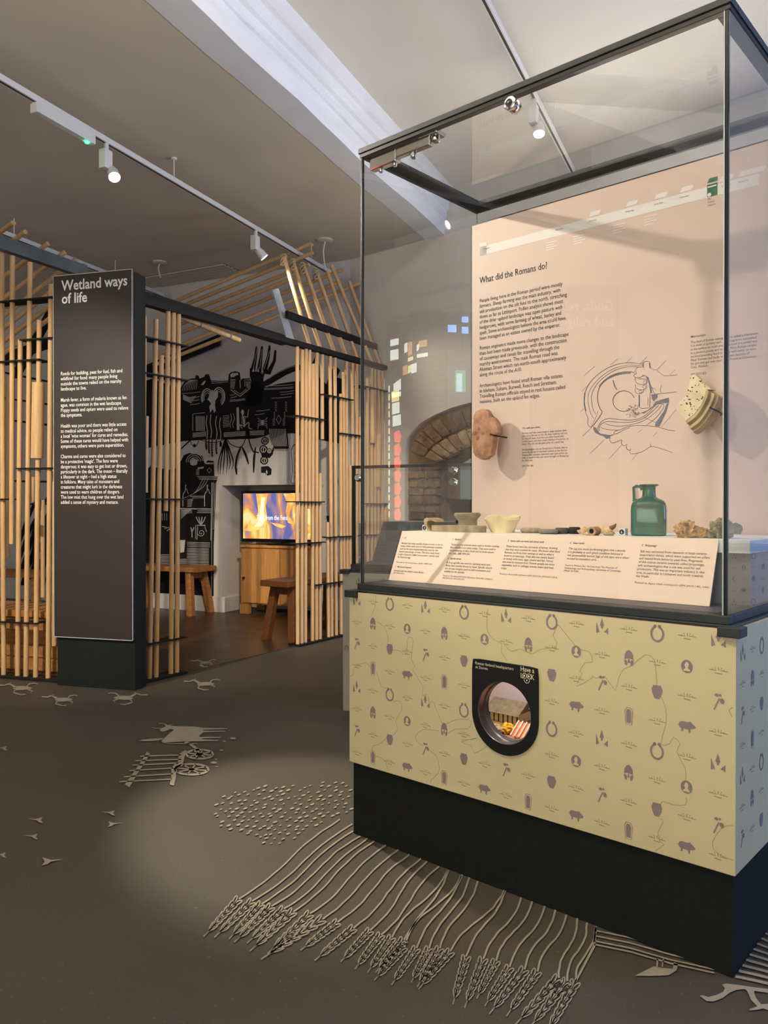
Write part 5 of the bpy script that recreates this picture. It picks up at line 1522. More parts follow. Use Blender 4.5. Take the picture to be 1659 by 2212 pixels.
dk.line(D(ell(1105, 400, 26, 26, 10)), 0.6, True).line(D(ell(1090, 472, 26, 24, 10)), 0.6, True).line(D(ell(1030, 548, 22, 20, 10)), 0.6, True)
dk.curve(D([(1060, 290), (1120, 305), (1160, 340), (1180, 420), (1230, 530), (1260, 585), (1330, 580), (1600, 552)]), 0.9).curve(D([(1365, 440), (1340, 520), (1360, 570)]), 0.7).curve(D([(1210, 480), (1275, 515)]), 0.6)
ds.poly(D([(1110, 310), (1160, 330), (1200, 460), (1220, 570), (1190, 570), (1160, 400)]))
for k in range(46):                                   # grain
    a_ = random.random() * 2 * math.pi; r_ = random.random() ** 0.5
    dk.line(D(ell(930 + r_ * math.cos(a_) * 120 + random.uniform(-10, 10), 860 + r_ * math.sin(a_) * 110, 11, 8, 7, rot=a_)), 0.5, True)
for k in range(26):
    dk.disc(1240 + random.uniform(1190, 1370) / 7.213, 770 + random.uniform(620, 960) / 7.213, 0.6, 0.5, 6)
# lower hand
dk.curve(D([(615, 1200), (640, 1165), (720, 1140), (860, 1090), (1000, 1075), (1150, 1080), (1330, 1105), (1480, 1150), (1575, 1155)]), 0.9).curve(D([(615, 1200), (660, 1205), (740, 1160), (870, 1110)]), 0.8)
dk.curve(D([(560, 1260), (560, 1310), (590, 1345), (650, 1335), (740, 1300), (735, 1350), (770, 1390), (830, 1370)]), 1.0).curve(D([(815, 1395), (820, 1440), (860, 1460), (890, 1440)]), 1.0).curve(D([(865, 1465), (880, 1510), (940, 1515), (1080, 1475), (1190, 1405), (1290, 1415), (1450, 1465), (1540, 1500)]), 0.8).line(D([(1190, 1360), (1190, 1405)]), 0.8)
obj('mortar_drawing_shading', ds.mb, M_INKB, pan); obj('mortar_drawing_lines', dk.mb, mat('drawing_ink', (84, 72, 70), 0.7), pan)

# ------------------------------------------------------------------ finds mounted on the panel
def slab(pxs, y0, th, m, name, label, cat, n_out=None):
    """an irregular flat fragment: outline traced on a plane y0 inside the case, with its own thickness"""
    fr = Fr(cl(0, y0, 0), EX); P_ = [fr.px(*p) for p in pxs]
    cx_ = sum(p[0] for p in P_) / len(P_); cz_ = sum(p[1] for p in P_) / len(P_)
    P_ = smooth2(P_ + [P_[0]], 4)[:-1]; P_ = [(a_ + 0.0035 * mnoise.noise(Vector((a_ * 90, b_ * 90, 7))), b_ + 0.0035 * mnoise.noise(Vector((a_ * 90, b_ * 90, 17)))) for a_, b_ in P_]; n = len(P_)
    vs, fs = [], []
    lv = [(1.0, -th), (1.0, -th * 0.15), (0.93, 0.0), (0.5, 0.003)]
    for k, (s, o) in enumerate(lv):
        for i, p in enumerate(P_):
            j = 1 + 0.02 * mnoise.noise(Vector((i * 0.9, k, 2)))
            vs.append(fr.pt(cx_ + (p[0] - cx_) * s * j, cz_ + (p[1] - cz_) * s * j, o + 0.003 * mnoise.noise(Vector((p[0] * 60, p[1] * 60, k)))))
    for k in range(len(lv) - 1):
        for i in range(n):
            j = (i + 1) % n
            fs.append((k * n + i, k * n + j, (k + 1) * n + j, (k + 1) * n + i))
    fs.append(tuple(3 * n + i for i in range(n))); fs.append(tuple(range(n))[::-1])
    t = thing(name, fr.pt(cx_, min(p[1] for p in P_), -th), label, cat)
    obj(name + '_body', MB().add(vs, fs), m, t, smooth=True)
    return t, fr


t, fr = slab([(1021, 912), (1024, 893), (1038, 884), (1049, 885), (1056, 896), (1068, 906), (1078, 928), (1075, 936), (1067, 940), (1066, 955), (1061, 977), (1052, 988), (1041, 993), (1030, 989), (1022, 978), (1018, 948)], 0.555, 0.028, mat('terracotta', (142, 100, 74), 0.9, rgb2=(196, 150, 116), scale=26, bump=0.7, detail=8), 'roof_tile', 'terracotta roof tile fragment with paw print mounted on the pink panel', 'tile')
for x, y, r in ((1033, 946, 4.5), (1026, 936, 4), (1036, 926, 3.5), (1045, 936, 3.5)):
    u_, w_ = fr.px(x, y)
    obj('paw_dent', MB().lathe(fr.pt(u_, w_, 0.0035), [(r * 0.0019, 0), (r * 0.0012, 0.001)], 12, fr.en), mat('terracotta_dent', (150, 100, 70), 0.9, var=0.2, scale=30), t, smooth=True)
u_, w_ = fr.px(1066, 940)
obj('bracket', MB().path([fr.pt(u_ - 0.012, w_ + 0.004, 0.006), fr.pt(u_ + 0.006, w_ - 0.002, 0.004), fr.pt(u_ + 0.010, w_ - 0.004, -0.03), fr.pt(u_ + 0.004, w_ - 0.004, -0.084)], 0.0028, 8), M_STEEL, t, smooth=True)
# mortarium rim sherd: curved wall with a heavy moulded rim
mf = Fr(cl(0, 0.56, 0), EX)
A_ = [mf.px(*p) for p in ((1459, 878), (1491, 907))]                    # lower-left edge of the inner face
cin = [mf.px(*p) for p in ((1459, 878), (1489, 845), (1492, 815), (1502, 810))]
t = thing('mortarium_sherd', mf.pt(*mf.px(1503, 938), -0.03), 'cream mortarium rim sherd studded with dark grit mounted on the pink panel', 'pottery sherd')
face = [(1459, 878), (1472, 866), (1487, 852), (1490, 828), (1494, 812), (1502, 809), (1516, 822), (1538, 842), (1527, 842), (1524, 856), (1516, 874), (1502, 894), (1484, 908)]
P_ = [mf.px(*p) for p in face]
mbx = MB()
vs = [mf.pt(u_, w_, 0.006 + 0.002 * mnoise.noise(Vector((u_ * 40, w_ * 40, 0)))) for u_, w_ in P_] + [mf.pt(u_, w_, -0.035) for u_, w_ in P_]
n = len(P_)
mbx.add(vs, [tuple(x) for x in tessellate_polygon([vs[:n]])] + [(i, (i + 1) % n, n + (i + 1) % n, n + i) for i in range(n)])
M_SHERD = mat('cream_sherd', (234, 216, 178), 0.85, var=0.15, scale=18, bump=0.3)
obj('sherd_wall', mbx, M_SHERD, t)
crv0 = [(1484, 908), (1502, 894), (1516, 874), (1524, 856), (1527, 841)]
crv1 = [(1503, 938), (1525, 921), (1541, 899), (1554, 876), (1560, 859)]
a_ = smooth2([mf.px(*p) for p in crv0], 4); b_ = smooth2([mf.px(*p) for p in crv1], 4); n = len(a_)
lv = [(0.0, 0.004), (0.10, 0.018), (0.26, 0.02), (0.36, 0.008), (0.50, 0.016), (0.64, 0.018), (0.72, 0.008), (0.86, 0.012), (0.97, 0.004), (1.0, -0.012), (0.9, -0.04), (0.0, -0.04)]
vs, fs = [], []
for s, o in lv:
    for i in range(n):
        vs.append(mf.pt(a_[i][0] + (b_[i][0] - a_[i][0]) * s, a_[i][1] + (b_[i][1] - a_[i][1]) * s, o))
for k in range(len(lv) - 1):
    for i in range(n - 1):
        fs.append((k * n + i, k * n + i + 1, (k + 1) * n + i + 1, (k + 1) * n + i))
fs += [tuple(k * n for k in range(len(lv))), tuple(k * n + n - 1 for k in range(len(lv)))[::-1]]
obj('sherd_rim', MB().add(vs, fs), mat('rim_sherd', (192, 168, 126), 0.85, var=0.3, scale=14, bump=0.4), t, smooth=True)
gr = MB()
for k in range(70):
    x, y = random.uniform(1462, 1530), random.uniform(815, 905)
    if inside(x, y, face):
        u_, w_ = mf.px(x, y); r = random.choice((0.0012, 0.0016, 0.0024))
        gr.lathe(mf.pt(u_, w_, 0.006), [(r, 0), (r * 0.7, 0.0022)], 6, mf.en)
obj('grit', gr, mat('dark_grit', (44, 36, 30), 0.8), t, kind='stuff')
ub, wb = mf.px(1545, 888)
obj('bracket', MB().path([mf.pt(ub - 0.01, wb + 0.01, 0.022), mf.pt(ub + 0.008, wb, 0.012), mf.pt(ub + 0.004, wb - 0.004, -0.05), mf.pt(ub - 0.01, wb - 0.004, -0.078)], 0.0026, 8), M_STEEL, t, smooth=True)

# ------------------------------------------------------------------ finds on the shelf
def xw(px, y):                     # x inside the case of a pixel column on the shelf at depth y
    fr_ = Fr(cl(0, y, 0), EX); return fr_.px(px, 1150)[0]


M_POT = mat('buff_pottery', (170, 152, 120), 0.9, var=0.25, scale=24, bump=0.4)
M_POT2 = mat('grey_buff_pottery', (150, 138, 112), 0.9, var=0.25, scale=24, bump=0.4)
# 1 lid sherd: an arched piece of rim
y = 0.27; x0, x1 = xw(905, y) + 0.012, xw(957, y)
vs, fs = [], []; n = 12
for i in range(n + 1):
    a_ = math.pi * (0.06 + 0.55 * i / n); cxm, czm = x1 - 0.012, ZS - 0.012
    for (r, o) in ((0.088, 0), (0.088, 0.05), (0.074, 0.05), (0.074, 0)):
        vs.append(cl(cxm - math.sin(a_ + 0.75) * r + 0.03, y - 0.02 + o, max(ZS + 0.0005, czm + r * 0.68 * abs(math.sin(a_ + 0.1)))))
for i in range(n):
    for k in range(4):
        fs.append((i * 4 + k, i * 4 + (k + 1) % 4, (i + 1) * 4 + (k + 1) % 4, (i + 1) * 4 + k))
fs += [(3, 2, 1, 0), tuple(n * 4 + k for k in range(4))]
obj('lid_sherd', MB().add(vs, fs), mat('pale_sherd', (190, 168, 128), 0.9, var=0.2, scale=30, bump=0.3), smooth=True, label='curved pale pottery lid sherd at the arch end of the shelf', cat='pottery sherd')
# 2 flat mortarium fragment
y = 0.285; x0, x1 = xw(935, y), xw(1048, y); xm = (x0 + x1) / 2
P_ = [cl(xm + (x1 - x0) / 2 * math.cos(a_) * (1 + 0.08 * mnoise.noise(Vector((math.cos(a_) * 2, math.sin(a_) * 2, 1)))), y + 0.05 * math.sin(a_) * (1 + 0.2 * mnoise.noise(Vector((math.cos(a_) * 3, math.sin(a_) * 3, 5)))), ZS) for a_ in [i * math.pi / 14 for i in range(28)]]
obj('flat_pottery_fragment', MB().extr(P_, Z * 0.022), M_POT, bevel=0.004, label='long flat buff pottery slab lying at the front of the shelf', cat='pottery sherd')
# 3 strainer: broken neck with a flared rim and hole
y = 0.47; x0, x1 = xw(988, y), xw(1031, y); xm = (x0 + x1) / 2; r = (x1 - x0) / 2
st = thing('strainer_fragment', cl(xm, y, ZS), 'broken grey buff pottery neck with flared rim and a spout hole', 'pottery sherd')
obj('neck', MB().lathe(cl(xm, y, ZS), [(r * 0.9, 0), (r * 0.82, 0.012), (r * 0.80, 0.035), (r * 0.9, 0.044), (r * 1.08, 0.052), (r * 1.1, 0.060), (r * 0.98, 0.064), (r * 0.72, 0.058), (r * 0.66, 0.04), (r * 0.66, 0.01)], 26), M_POT2, st, smooth=True)
obj('hole_rim', MB().lathe(cl(xm - r * 0.52, y - r * 0.66, ZS + 0.03), [(0.007, 0), (0.006, 0.004)], 12, -EY - EX * 0.5), M_BLACK, st)
# 4 cream bowl fragment
y = 0.33; x0, x1 = xw(1048, y), xw(1123, y); xm = (x0 + x1) / 2; r = (x1 - x0) / 2
vs, fs = [], []; n = 26
for k, (s, h) in enumerate(((0.62, 0.0), (0.70, 0.008), (0.84, 0.03), (0.96, 0.046), (0.92, 0.054), (0.6, 0.056))):
    for i in range(n):
        a_ = 2 * math.pi * i / n; j = 1 + 0.2 * mnoise.noise(Vector((math.cos(a_) * 1.9, math.sin(a_) * 1.9, k * 0.35 + 4)))
        vs.append(cl(xm + r * s * j * math.cos(a_), y + r * 0.62 * s * j * math.sin(a_), ZS + h * (1 + 0.08 * math.sin(a_ * 3))))
for k in range(5):
    for i in range(n):
        j = (i + 1) % n; fs.append((k * n + i, k * n + j, (k + 1) * n + j, (k + 1) * n + i))
fs += [tuple(range(n))[::-1], tuple(5 * n + i for i in range(n))]
obj('bowl_fragment', MB().add(vs, fs), mat('cream_pottery', (232, 212, 164), 0.85, var=0.2, scale=14, bump=0.3), smooth=True, label='pale cream broken bowl fragment with uneven faceted sides on the shelf', cat='pottery sherd')


def whorl(pxa, pxb, y, h, rgb, label, prof=None):
    x0_, x1_ = xw(pxa, y), xw(pxb, y); xm_ = (x0_ + x1_) / 2; r_ = (x1_ - x0_) / 2
    pr_ = prof or [(0.25, 0.0), (0.82, 0.0), (1.0, 0.35), (1.0, 0.65), (0.82, 1.0), (0.3, 1.0), (0.24, 0.8)]
    obj('spindle_whorl', MB().lathe(cl(xm_, y, ZS), [(a * r_, b * h) for a, b in pr_], 24), mat('whorl_%d' % pxa, rgb, 0.75, var=0.2, scale=50, bump=0.2), smooth=True, label=label, cat='spindle whorl')


whorl(1127, 1166, 0.36, 0.016, (178, 162, 128), 'flat pale tan disc whorl beside the cream bowl fragment')
whorl(1166, 1203, 0.30, 0.015, (138, 130, 118), 'flat mid grey stone spindle whorl with pitted top')
whorl(1200, 1229, 0.35, 0.019, (84, 82, 76), 'dark grey rounded spindle whorl')
whorl(1229, 1253, 0.36, 0.022, (46, 43, 42), 'black barrel shaped spindle whorl, darkest of the whorls')
# bones
BON = mat('bone', (222, 192, 146), 0.8, var=0.25, scale=30, bump=0.3)
y = 0.32; xm = xw(1262, y)
obj('bone_fragment', rock(cl(xm + 0.004, y, ZS), 0.022, 0.013, 0.013, 21, 0.5, 1.7), BON, smooth=True, label='pale knobbly bone end lying next to the black whorl', cat='bone')
y = 0.275; xm = xw(1281, y)
bn = thing('tooth_bone', cl(xm, y, ZS), 'tan broken bone with a dark hollow facing the front of the shelf', 'bone')
obj('bone_shaft', MB().lathe(cl(xm + 0.002, y - 0.014, ZS + 0.0135), [(0.008, 0.0), (0.0135, 0.0), (0.012, 0.02), (0.014, 0.035), (0.006, 0.042)], 14, EY), mat('tan_bone', (186, 146, 104), 0.8, var=0.3, scale=30), bn, smooth=True)
obj('hollow', MB().lathe(cl(xm + 0.002, y - 0.0144, ZS + 0.0135), [(0.0075, 0), (0.006, 0.001)], 12, EY), M_BLACK, bn)
obj('bone_spur', rock(cl(xm - 0.012, y, ZS), 0.014, 0.012, 0.007, 31, 0.4, 2), BON, bn, smooth=True)
y = 0.42; a_, b_ = xw(1287, y), xw(1331, y)
jb = thing('jaw_bone', cl((a_ + b_) / 2, y, ZS), 'long cream jaw bone with a brown point lying behind the others', 'bone')
obj('bone_shaft', MB().path([cl(a_, y, ZS + 0.012), cl(a_ + 0.02, y, ZS + 0.015), cl(a_ + 0.045, y, ZS + 0.014), cl(a_ + 0.055, y, ZS + 0.016)], [0.010, 0.014, 0.012, 0.006], 10), BON, jb, smooth=True)
obj('bone_point', MB().path([cl(a_ + 0.045, y, ZS + 0.015), cl(a_ + 0.062, y, ZS + 0.024), cl(b_, y, ZS + 0.033)], [0.009, 0.006, 0.002], 10), mat('brown_bone', (128, 96, 66), 0.8, var=0.3, scale=40), jb, smooth=True)
y = 0.30; xm = xw(1316, y)
obj('tooth', rock(cl(xm, y, ZS), 0.016, 0.01, 0.008, 44, 0.3, 2), mat('tooth', (196, 170, 126), 0.6, var=0.3, scale=60), smooth=True, label='small tan animal tooth beside the number six block', cat='tooth')


def number_block(px, y, num, label):
    x = xw(px, y); k = 0.021
    t_ = thing('number_block', cl(x, y, ZS), label, 'number block')
    obj('block', MB().box(cl(x - k / 2, y, ZS), EX * k, EY * k, Z * k), mat('perspex_white', (226, 224, 222), 0.2), t_, bevel=0.0015)
    fr_ = Fr(cl(x - k / 2, y, ZS), EX)
    obj('number_disc', MB().lathe(fr_.pt(k / 2, k / 2, 0), [(0.0075, 0), (0.0075, 0.0008)], 20, fr_.en), M_BLACK, t_)
    m_ = MB(); text_on(m_, fr_, num, k / 2 - 0.0028, k / 2 - 0.0042, 0.0115, 0.0052, 0.0012, 0.01); obj('number', m_, M_WHITE, t_)


number_block(917, 0.30, '1', 'small white cube with a black disc numbered 1 by the lid sherd')
number_block(1343, 0.34, '6', 'small white cube with a black disc numbered 6 by the green jug')
# green glass jug: square blown body, neck, flat lip, strap handle
def jug_mat():
    m = bpy.data.materials.new('green_glass'); m.use_nodes = True
    nt = m.node_tree; nt.nodes.clear()
    out = nt.nodes.new('ShaderNodeOutputMaterial'); m1 = nt.nodes.new('ShaderNodeMixShader'); m2 = nt.nodes.new('ShaderNodeMixShader')
    tr = nt.nodes.new('ShaderNodeBsdfTransparent'); df = nt.nodes.new('ShaderNodeBsdfDiffuse'); gl = nt.nodes.new('ShaderNodeBsdfGlossy'); gl.inputs['Roughness'].default_value = 0.06
    tr.inputs['Color'].default_value = (0.42, 0.62, 0.53, 1)
    tc = nt.nodes.new('ShaderNodeTexCoord'); nz = nt.nodes.new('ShaderNodeTexNoise'); nz.inputs['Scale'].default_value = 22; nz.inputs['Detail'].default_value = 3
    rp = nt.nodes.new('ShaderNodeValToRGB'); rp.color_ramp.elements[0].position = 0.45; rp.color_ramp.elements[1].position = 0.6
    rp.color_ramp.elements[0].color = lin(72, 138, 120); rp.color_ramp.elements[1].color = lin(98, 106, 74)
    fr_ = nt.nodes.new('ShaderNodeFresnel'); fr_.inputs['IOR'].default_value = 1.5
    nt.links.new(tc.outputs['Object'], nz.inputs['Vector']); nt.links.new(nz.outputs['Fac'], rp.inputs['Fac']); nt.links.new(rp.outputs['Color'], df.inputs['Color'])
    m1.inputs[0].default_value = 0.40
    nt.links.new(tr.outputs[0], m1.inputs[1]); nt.links.new(df.outputs[0], m1.inputs[2])
    nt.links.new(fr_.outputs[0], m2.inputs[0]); nt.links.new(m1.outputs[0], m2.inputs[1]); nt.links.new(gl.outputs[0], m2.inputs[2])
    nt.links.new(m2.outputs[0], out.inputs['Surface'])
    return m


MJ = jug_mat()
y = 0.385; xa, xb = xw(1359, y), xw(1446, y); xm = (xa + xb) / 2; jw = (xb - xa)
jh = Fr(cl(0, y, 0), EX).px(1395, 1046)[1] - ZS
jug = thing('glass_jug', cl(xm, y, ZS), 'square green glass jug with flat lip and strap handle on the white shelf', 'jug')
n = 32; rotj = math.radians(20)
hs = jw / 2 / (math.cos(rotj) + math.sin(rotj)) * 1.04
prof_ = [(0.90, 0.0), (0.97, 0.012), (1.0, 0.05), (1.0, 0.50), (0.985, 0.57), (0.93, 0.635), (0.82, 0.68), (0.66, 0.71), (0.50, 0.73), (0.40, 0.76), (0.375, 0.82), (0.37, 0.93), (0.40, 0.955), (0.55, 0.975), (0.56, 0.99), (0.45, 1.0), (0.33, 0.985)]
vs, fs = [], []
for s, h in prof_:
    pw = 7.0 if h < 0.6 else max(2.0, 7.0 - (h - 0.6) / 0.14 * 5.0)
    for i in range(n):
        a_ = 2 * math.pi * i / n + math.pi / n; c_, s_ = math.cos(a_), math.sin(a_)
        rr = hs * s / (abs(c_) ** pw + abs(s_) ** pw) ** (1 / pw)
        x_, y_ = rr * c_, rr * s_
        vs.append(cl(xm + x_ * math.cos(rotj) - y_ * math.sin(rotj), y + x_ * math.sin(rotj) + y_ * math.cos(rotj), ZS + h * jh))
for k in range(len(prof_) - 1):
    for i in range(n):
        j = (i + 1) % n; fs.append((k * n + i, k * n + j, (k + 1) * n + j, (k + 1) * n + i))
fs.append(tuple(range(n))[::-1])
obj('jug_body', MB().add(vs, fs), MJ, jug, smooth=True)
hx_ = xm - hs * 0.78
hp = [(hx_ - 0.002, 0.665), (hx_ - 0.002, 0.74), (hx_ - 0.003, 0.86), (hx_ - 0.004, 0.935), (hx_ + 0.004, 0.965), (hx_ + 0.018, 0.945), (xm - hs * 0.36, 0.885)]
hv, hf = [], []
for i, (x_, h) in enumerate(hp):
    w_ = (0.014, 0.012, 0.011, 0.011, 0.011, 0.010, 0.010)[i]
    d = Vector((hp[min(i + 1, 6)][0] - hp[max(i - 1, 0)][0], (hp[min(i + 1, 6)][1] - hp[max(i - 1, 0)][1]) * jh)); d.normalize()
    th_ = 0.0045
    for sx, sy in ((-1, -1), (1, -1), (1, 1), (-1, 1)):
        hv.append(cl(x_ - d.y * th_ * sx, y + sy * w_, ZS + h * jh + d.x * th_ * sx))
for i in range(len(hp) - 1):
    for k in range(4):
        hf.append((i * 4 + k, i * 4 + (k + 1) % 4, (i + 1) * 4 + (k + 1) % 4, (i + 1) * 4 + k))
hf += [(3, 2, 1, 0), tuple(24 + k for k in range(4))]
obj('jug_handle', MB().add(hv, hf), MJ, jug, smooth=True)
# briquetage lumps
y = 0.30; xm = (xw(1463, y) + xw(1518, y)) / 2
bq = mat('briquetage_tan', (196, 160, 112), 0.95, var=0.45, scale=40, bump=1.0, detail=8)
b_ = thing('briquetage_lump', cl(xm, y, ZS), 'crumbly tan briquetage lump on the shelf right beside the green jug', 'briquetage')
obj('lump', rock(cl(xm - 0.01, y, ZS), 0.029, 0.026, 0.026, 5, 0.45, 2.6, 4), bq, b_)
obj('spur', rock(cl(xm + 0.024, y + 0.012, ZS), 0.022, 0.018, 0.017, 8, 0.45, 2.6, 3), bq, b_)
y = 0.32; xm = (xw(1535, y) + xw(1595, y)) / 2
bq2 = mat('briquetage_grey', (140, 132, 104), 0.95, var=0.45, scale=36, bump=1.0, detail=8)
b_ = thing('briquetage_lump', cl(xm, y, ZS), 'greenish grey briquetage lump at the corner end of the shelf', 'briquetage')
obj('lump', rock(cl(xm - 0.008, y, ZS), 0.034, 0.028, 0.031, 15, 0.35, 2.0, 4), bq2, b_)
obj('spur', rock(cl(xm + 0.028, y, ZS + 0.012), 0.02, 0.016, 0.018, 18, 0.35, 2.0, 3), bq2, b_)

# ------------------------------------------------------------------ low case behind the tall one
L0 = at(757, 1218, 4.25); LC = Fr(Vector((L0.x, L0.y, 0)), V)
l2 = lambda x, y, z: LC.pt(x, z, -y)
low = thing('low_case', l2(0.65, 0.3, 0), 'low glass topped case on a grey patterned base behind the tall case', 'display case')


def lbox(name, x0, x1, y0, y1, z0, z1, m, bevel=0.0, parent=None):
    return obj(name, MB().box(l2(x0, y0, z0), V * (x1 - x0), -LC.en * (y1 - y0), Z * (z1 - z0)), m, parent or low, bevel=bevel)


LW, LD, ZL2 = 1.25, 0.6, 0.79
LZT = LC.px(764, 1010)[1]
bp = lbox('base_body', -0.035, LW + 0.03, -0.02, LD, 0.0, 0.745, mat('grey_laminate', (150, 146, 130), 0.6, var=0.03))
lbox('base_rail', 0, LW, 0.0, LD - 0.02, 0.752, ZL2, M_CASE, 0.002)
lbox('base_ledge', -0.03, LW + 0.025, -0.015, LD - 0.005, 0.745, 0.753, M_CASE)
lbox('corner_bracket', -0.05, 0.005, -0.034, 0.02, 0.738, 0.762, M_CASE, 0.002)
lbox('corner_bracket', LW - 0.01, LW + 0.045, -0.034, 0.02, 0.738, 0.762, M_CASE, 0.002)
lbox('glass_front', 0.014, LW - 0.014, 0.012, 0.020, ZL2, LZT, M_GLASS)
lbox('glass_end', 0.012, 0.020, 0.022, LD - 0.04, ZL2, LZT, M_GLASS)
lbox('glass_end', LW - 0.02, LW - 0.012, 0.022, LD - 0.04, ZL2, LZT, M_GLASS)
lbox('glass_top', 0.012, LW - 0.012, 0.010, LD - 0.04, LZT, LZT + 0.008, M_GLASS)
lbox('glass_edge', 0.006, 0.022, 0.006, 0.02, ZL2, LZT, M_GEDGE)
lbox('glass_edge', 0.006, LW - 0.01, 0.004, 0.014, LZT - 0.006, LZT + 0.010, M_GEDGE)
LF = Fr(l2(0, 0.012, 0), V)
for i, (x, y) in enumerate(((775, 1032), (979, 1016), (979, 1042))):
    u_, w_ = LF.px(x, y)
    obj('lock', MB().lathe(LF.pt(u_, w_, -0.012), [(0.022, 0), (0.022, 0.012), (0.014, 0.014), (0.014, 0.024), (0.019, 0.028), (0.015, 0.034)], 16, LF.en), M_CHROME, low, smooth=True)
    u_ = 0
PBt = Fr(l2(0, -0.02, 0), V)
pattern(PBt, bp, -0.035, LW, 0.2, 0.74, 0.06, 0.70, None, (mat('grey_print_b', (116, 106, 102), 0.6), mat('grey_print_a', (116, 110, 94), 0.6), MATS['grey_laminate']))
ba, bb = l2(0, 0.12, ZL2), l2(0, 0.28, 1.015)
LB = Fr(ba, V, bb - ba); n_ = (bb - ba).length
x0 = LB.px(803, 1213)[0]
lbd = obj('dark_label_board', MB().extr([LB.pt(x0, 0), LB.pt(LW - 0.1, 0), LB.pt(LW - 0.1, n_), LB.pt(x0, n_)], -LB.en * 0.006), mat('slate_board', (72, 78, 82), 0.35, var=0.04), label='sloping slate grey board inside the low case', cat='label board')
lrz = thing('slate_riser', l2(0.65, 0.42, ZL2), 'slate grey raised shelf inside the low case holding a dark vessel', 'shelf')
obj('riser_box', MB().box(l2(x0, 0.29, ZL2), V * (LW - 0.1 - x0), -LC.en * 0.24, Z * 0.226), mat('slate_box', (128, 136, 140), 0.5, var=0.04), lrz)
# dark pot sherd standing on it
vf = Fr(l2(0, 0.40, 0), V); xa = vf.px(948, 1130)[0]; xb = vf.px(1034, 1130)[0]; xm = (xa + xb) / 2 + 0.05
pv = thing('dark_vessel', vf.pt(xm, 1.016, 0), 'charcoal black broken vessel with a jagged pale rim in the low case', 'vessel')
n = 28; vs, fs = [], []
for k, (r, h) in enumerate(((0.05, 0.0), (0.085, 0.05), (0.105, 0.10), (0.12, 0.125), (0.112, 0.126), (0.09, 0.09))):
    for i in range(n):
        a_ = 2 * math.pi * i / n
        j = 0.012 * mnoise.noise(Vector((math.cos(a_) * 3, math.sin(a_) * 3, 3))) if k in (3, 4) else 0
        vs.append(vf.pt(xm + r * math.cos(a_), 1.016 + h + j * 2, -r * math.sin(a_)))
for k in range(5):
    for i in range(n):
        j = (i + 1) % n; fs.append((k * n + i, k * n + j, (k + 1) * n + j, (k + 1) * n + i))
fs += [tuple(range(n))[::-1], tuple(5 * n + i for i in range(n))]
obj('vessel_body', MB().add(vs, fs), mat('charcoal_pot', (44, 46, 46), 0.5, var=0.2, scale=16), pv, smooth=True)
# glass partition with steel fixings beyond the arch
gx = RWALL.pt(0.9, 0, -1.3)
gp_ = thing('glass_screen', gx + RD * 0.5, 'grey glazed screen with a slanted dark panel beyond the stone arch', 'screen')
obj('screen_panel', MB().box(gx, RD * 2.2, -RWALL.en * 0.03, Z * 2.1), mat('grey_screen', (120, 128, 128), 0.3, var=0.08, scale=2), gp_)
SF2 = Fr(gx, RD)
obj('pale_wedge', MB().extr([SF2.pt(*SF2.px(*p), 0.004) for p in ((946, 1012), (990, 1012), (980, 1030), (946, 1028))], SF2.en * 0.004), mat('pale_grey', (186, 196, 192), 0.5), gp_)
obj('pale_wedge', MB().extr([SF2.pt(*SF2.px(*p), 0.004) for p in ((946, 1050), (970, 1088), (946, 1096))], SF2.en * 0.004), mat('pale_grey', (186, 196, 192), 0.5), gp_)

add_area('far_room_fill', tuple(RWALL.pt(1.7, 3.0, -0.75)), tuple(RWALL.pt(1.6, 0.9, -1.6)), 1.2, 0.3, 22, (0.86, 0.94, 1.0))  # fill light added to brighten the screen beyond the arch
# ------------------------------------------------------------------ ceiling: lighting tracks, spotlights, emergency unit, grille, sensor
ZT1 = ZL - 0.17


def tk(px, py, z):
    return gp(px, py, z)


ta = tk(0, 176, ZT1); tbp = tk(712, 592, ZT1)
TD1 = (tbp - ta).normalized(); tn1 = Vector((TD1.y, -TD1.x, 0))
tr1 = thing('light_track', ta + (tbp - ta) * 0.5, 'white lighting track hung on rods under the lower ceiling by the hut', 'light track')
st_, en_ = ta - TD1 * 5.0, tbp
obj('track_rail', MB().box(st_ - tn1 * 0.018, en_ - st_, tn1 * 0.036, Z * 0.034), M_WHITEP, tr1, bevel=0.002)
obj('track_groove', MB().box(st_ - tn1 * 0.007 - Z * 0.0008, en_ - st_, tn1 * 0.014, Z * 0.001), mat('track_groove', (70, 62, 54), 0.6), tr1)
for (x, y) in ((375, 385), (678, 560), (-300, 20)):
    p = tk(x, y, ZT1 + 0.034)
    d = (p - ta).dot(TD1); p = ta + TD1 * d + Z * 0.034
    obj('hanging_rod', MB().tube(p, Vector((p.x, p.y, ZL)), 0.004, n=8).lathe(Vector((p.x, p.y, ZL - 0.012)), [(0.02, 0), (0.02, 0.012)], 12), M_WHITEP, tr1, smooth=True)
ta2 = tk(1044, 0, ZR - 0.24); tb2 = tk(1237, 374, ZR - 0.24)
TD2 = (tb2 - ta2).normalized(); tn2 = Vector((TD2.y, -TD2.x, 0))
tr2 = thing('light_track', ta2 + (tb2 - ta2) * 0.5, 'white lighting track under the higher ceiling above the tall case', 'light track')
st_, en_ = ta2 - TD2 * 4.5, tb2
obj('track_rail', MB().box(st_ - tn2 * 0.018, en_ - st_, tn2 * 0.036, Z * 0.034), M_WHITEP, tr2, bevel=0.002)
obj('track_groove', MB().box(st_ - tn2 * 0.007 - Z * 0.0008, en_ - st_, tn2 * 0.014, Z * 0.001), mat('track_groove', (70, 62, 54), 0.6), tr2)
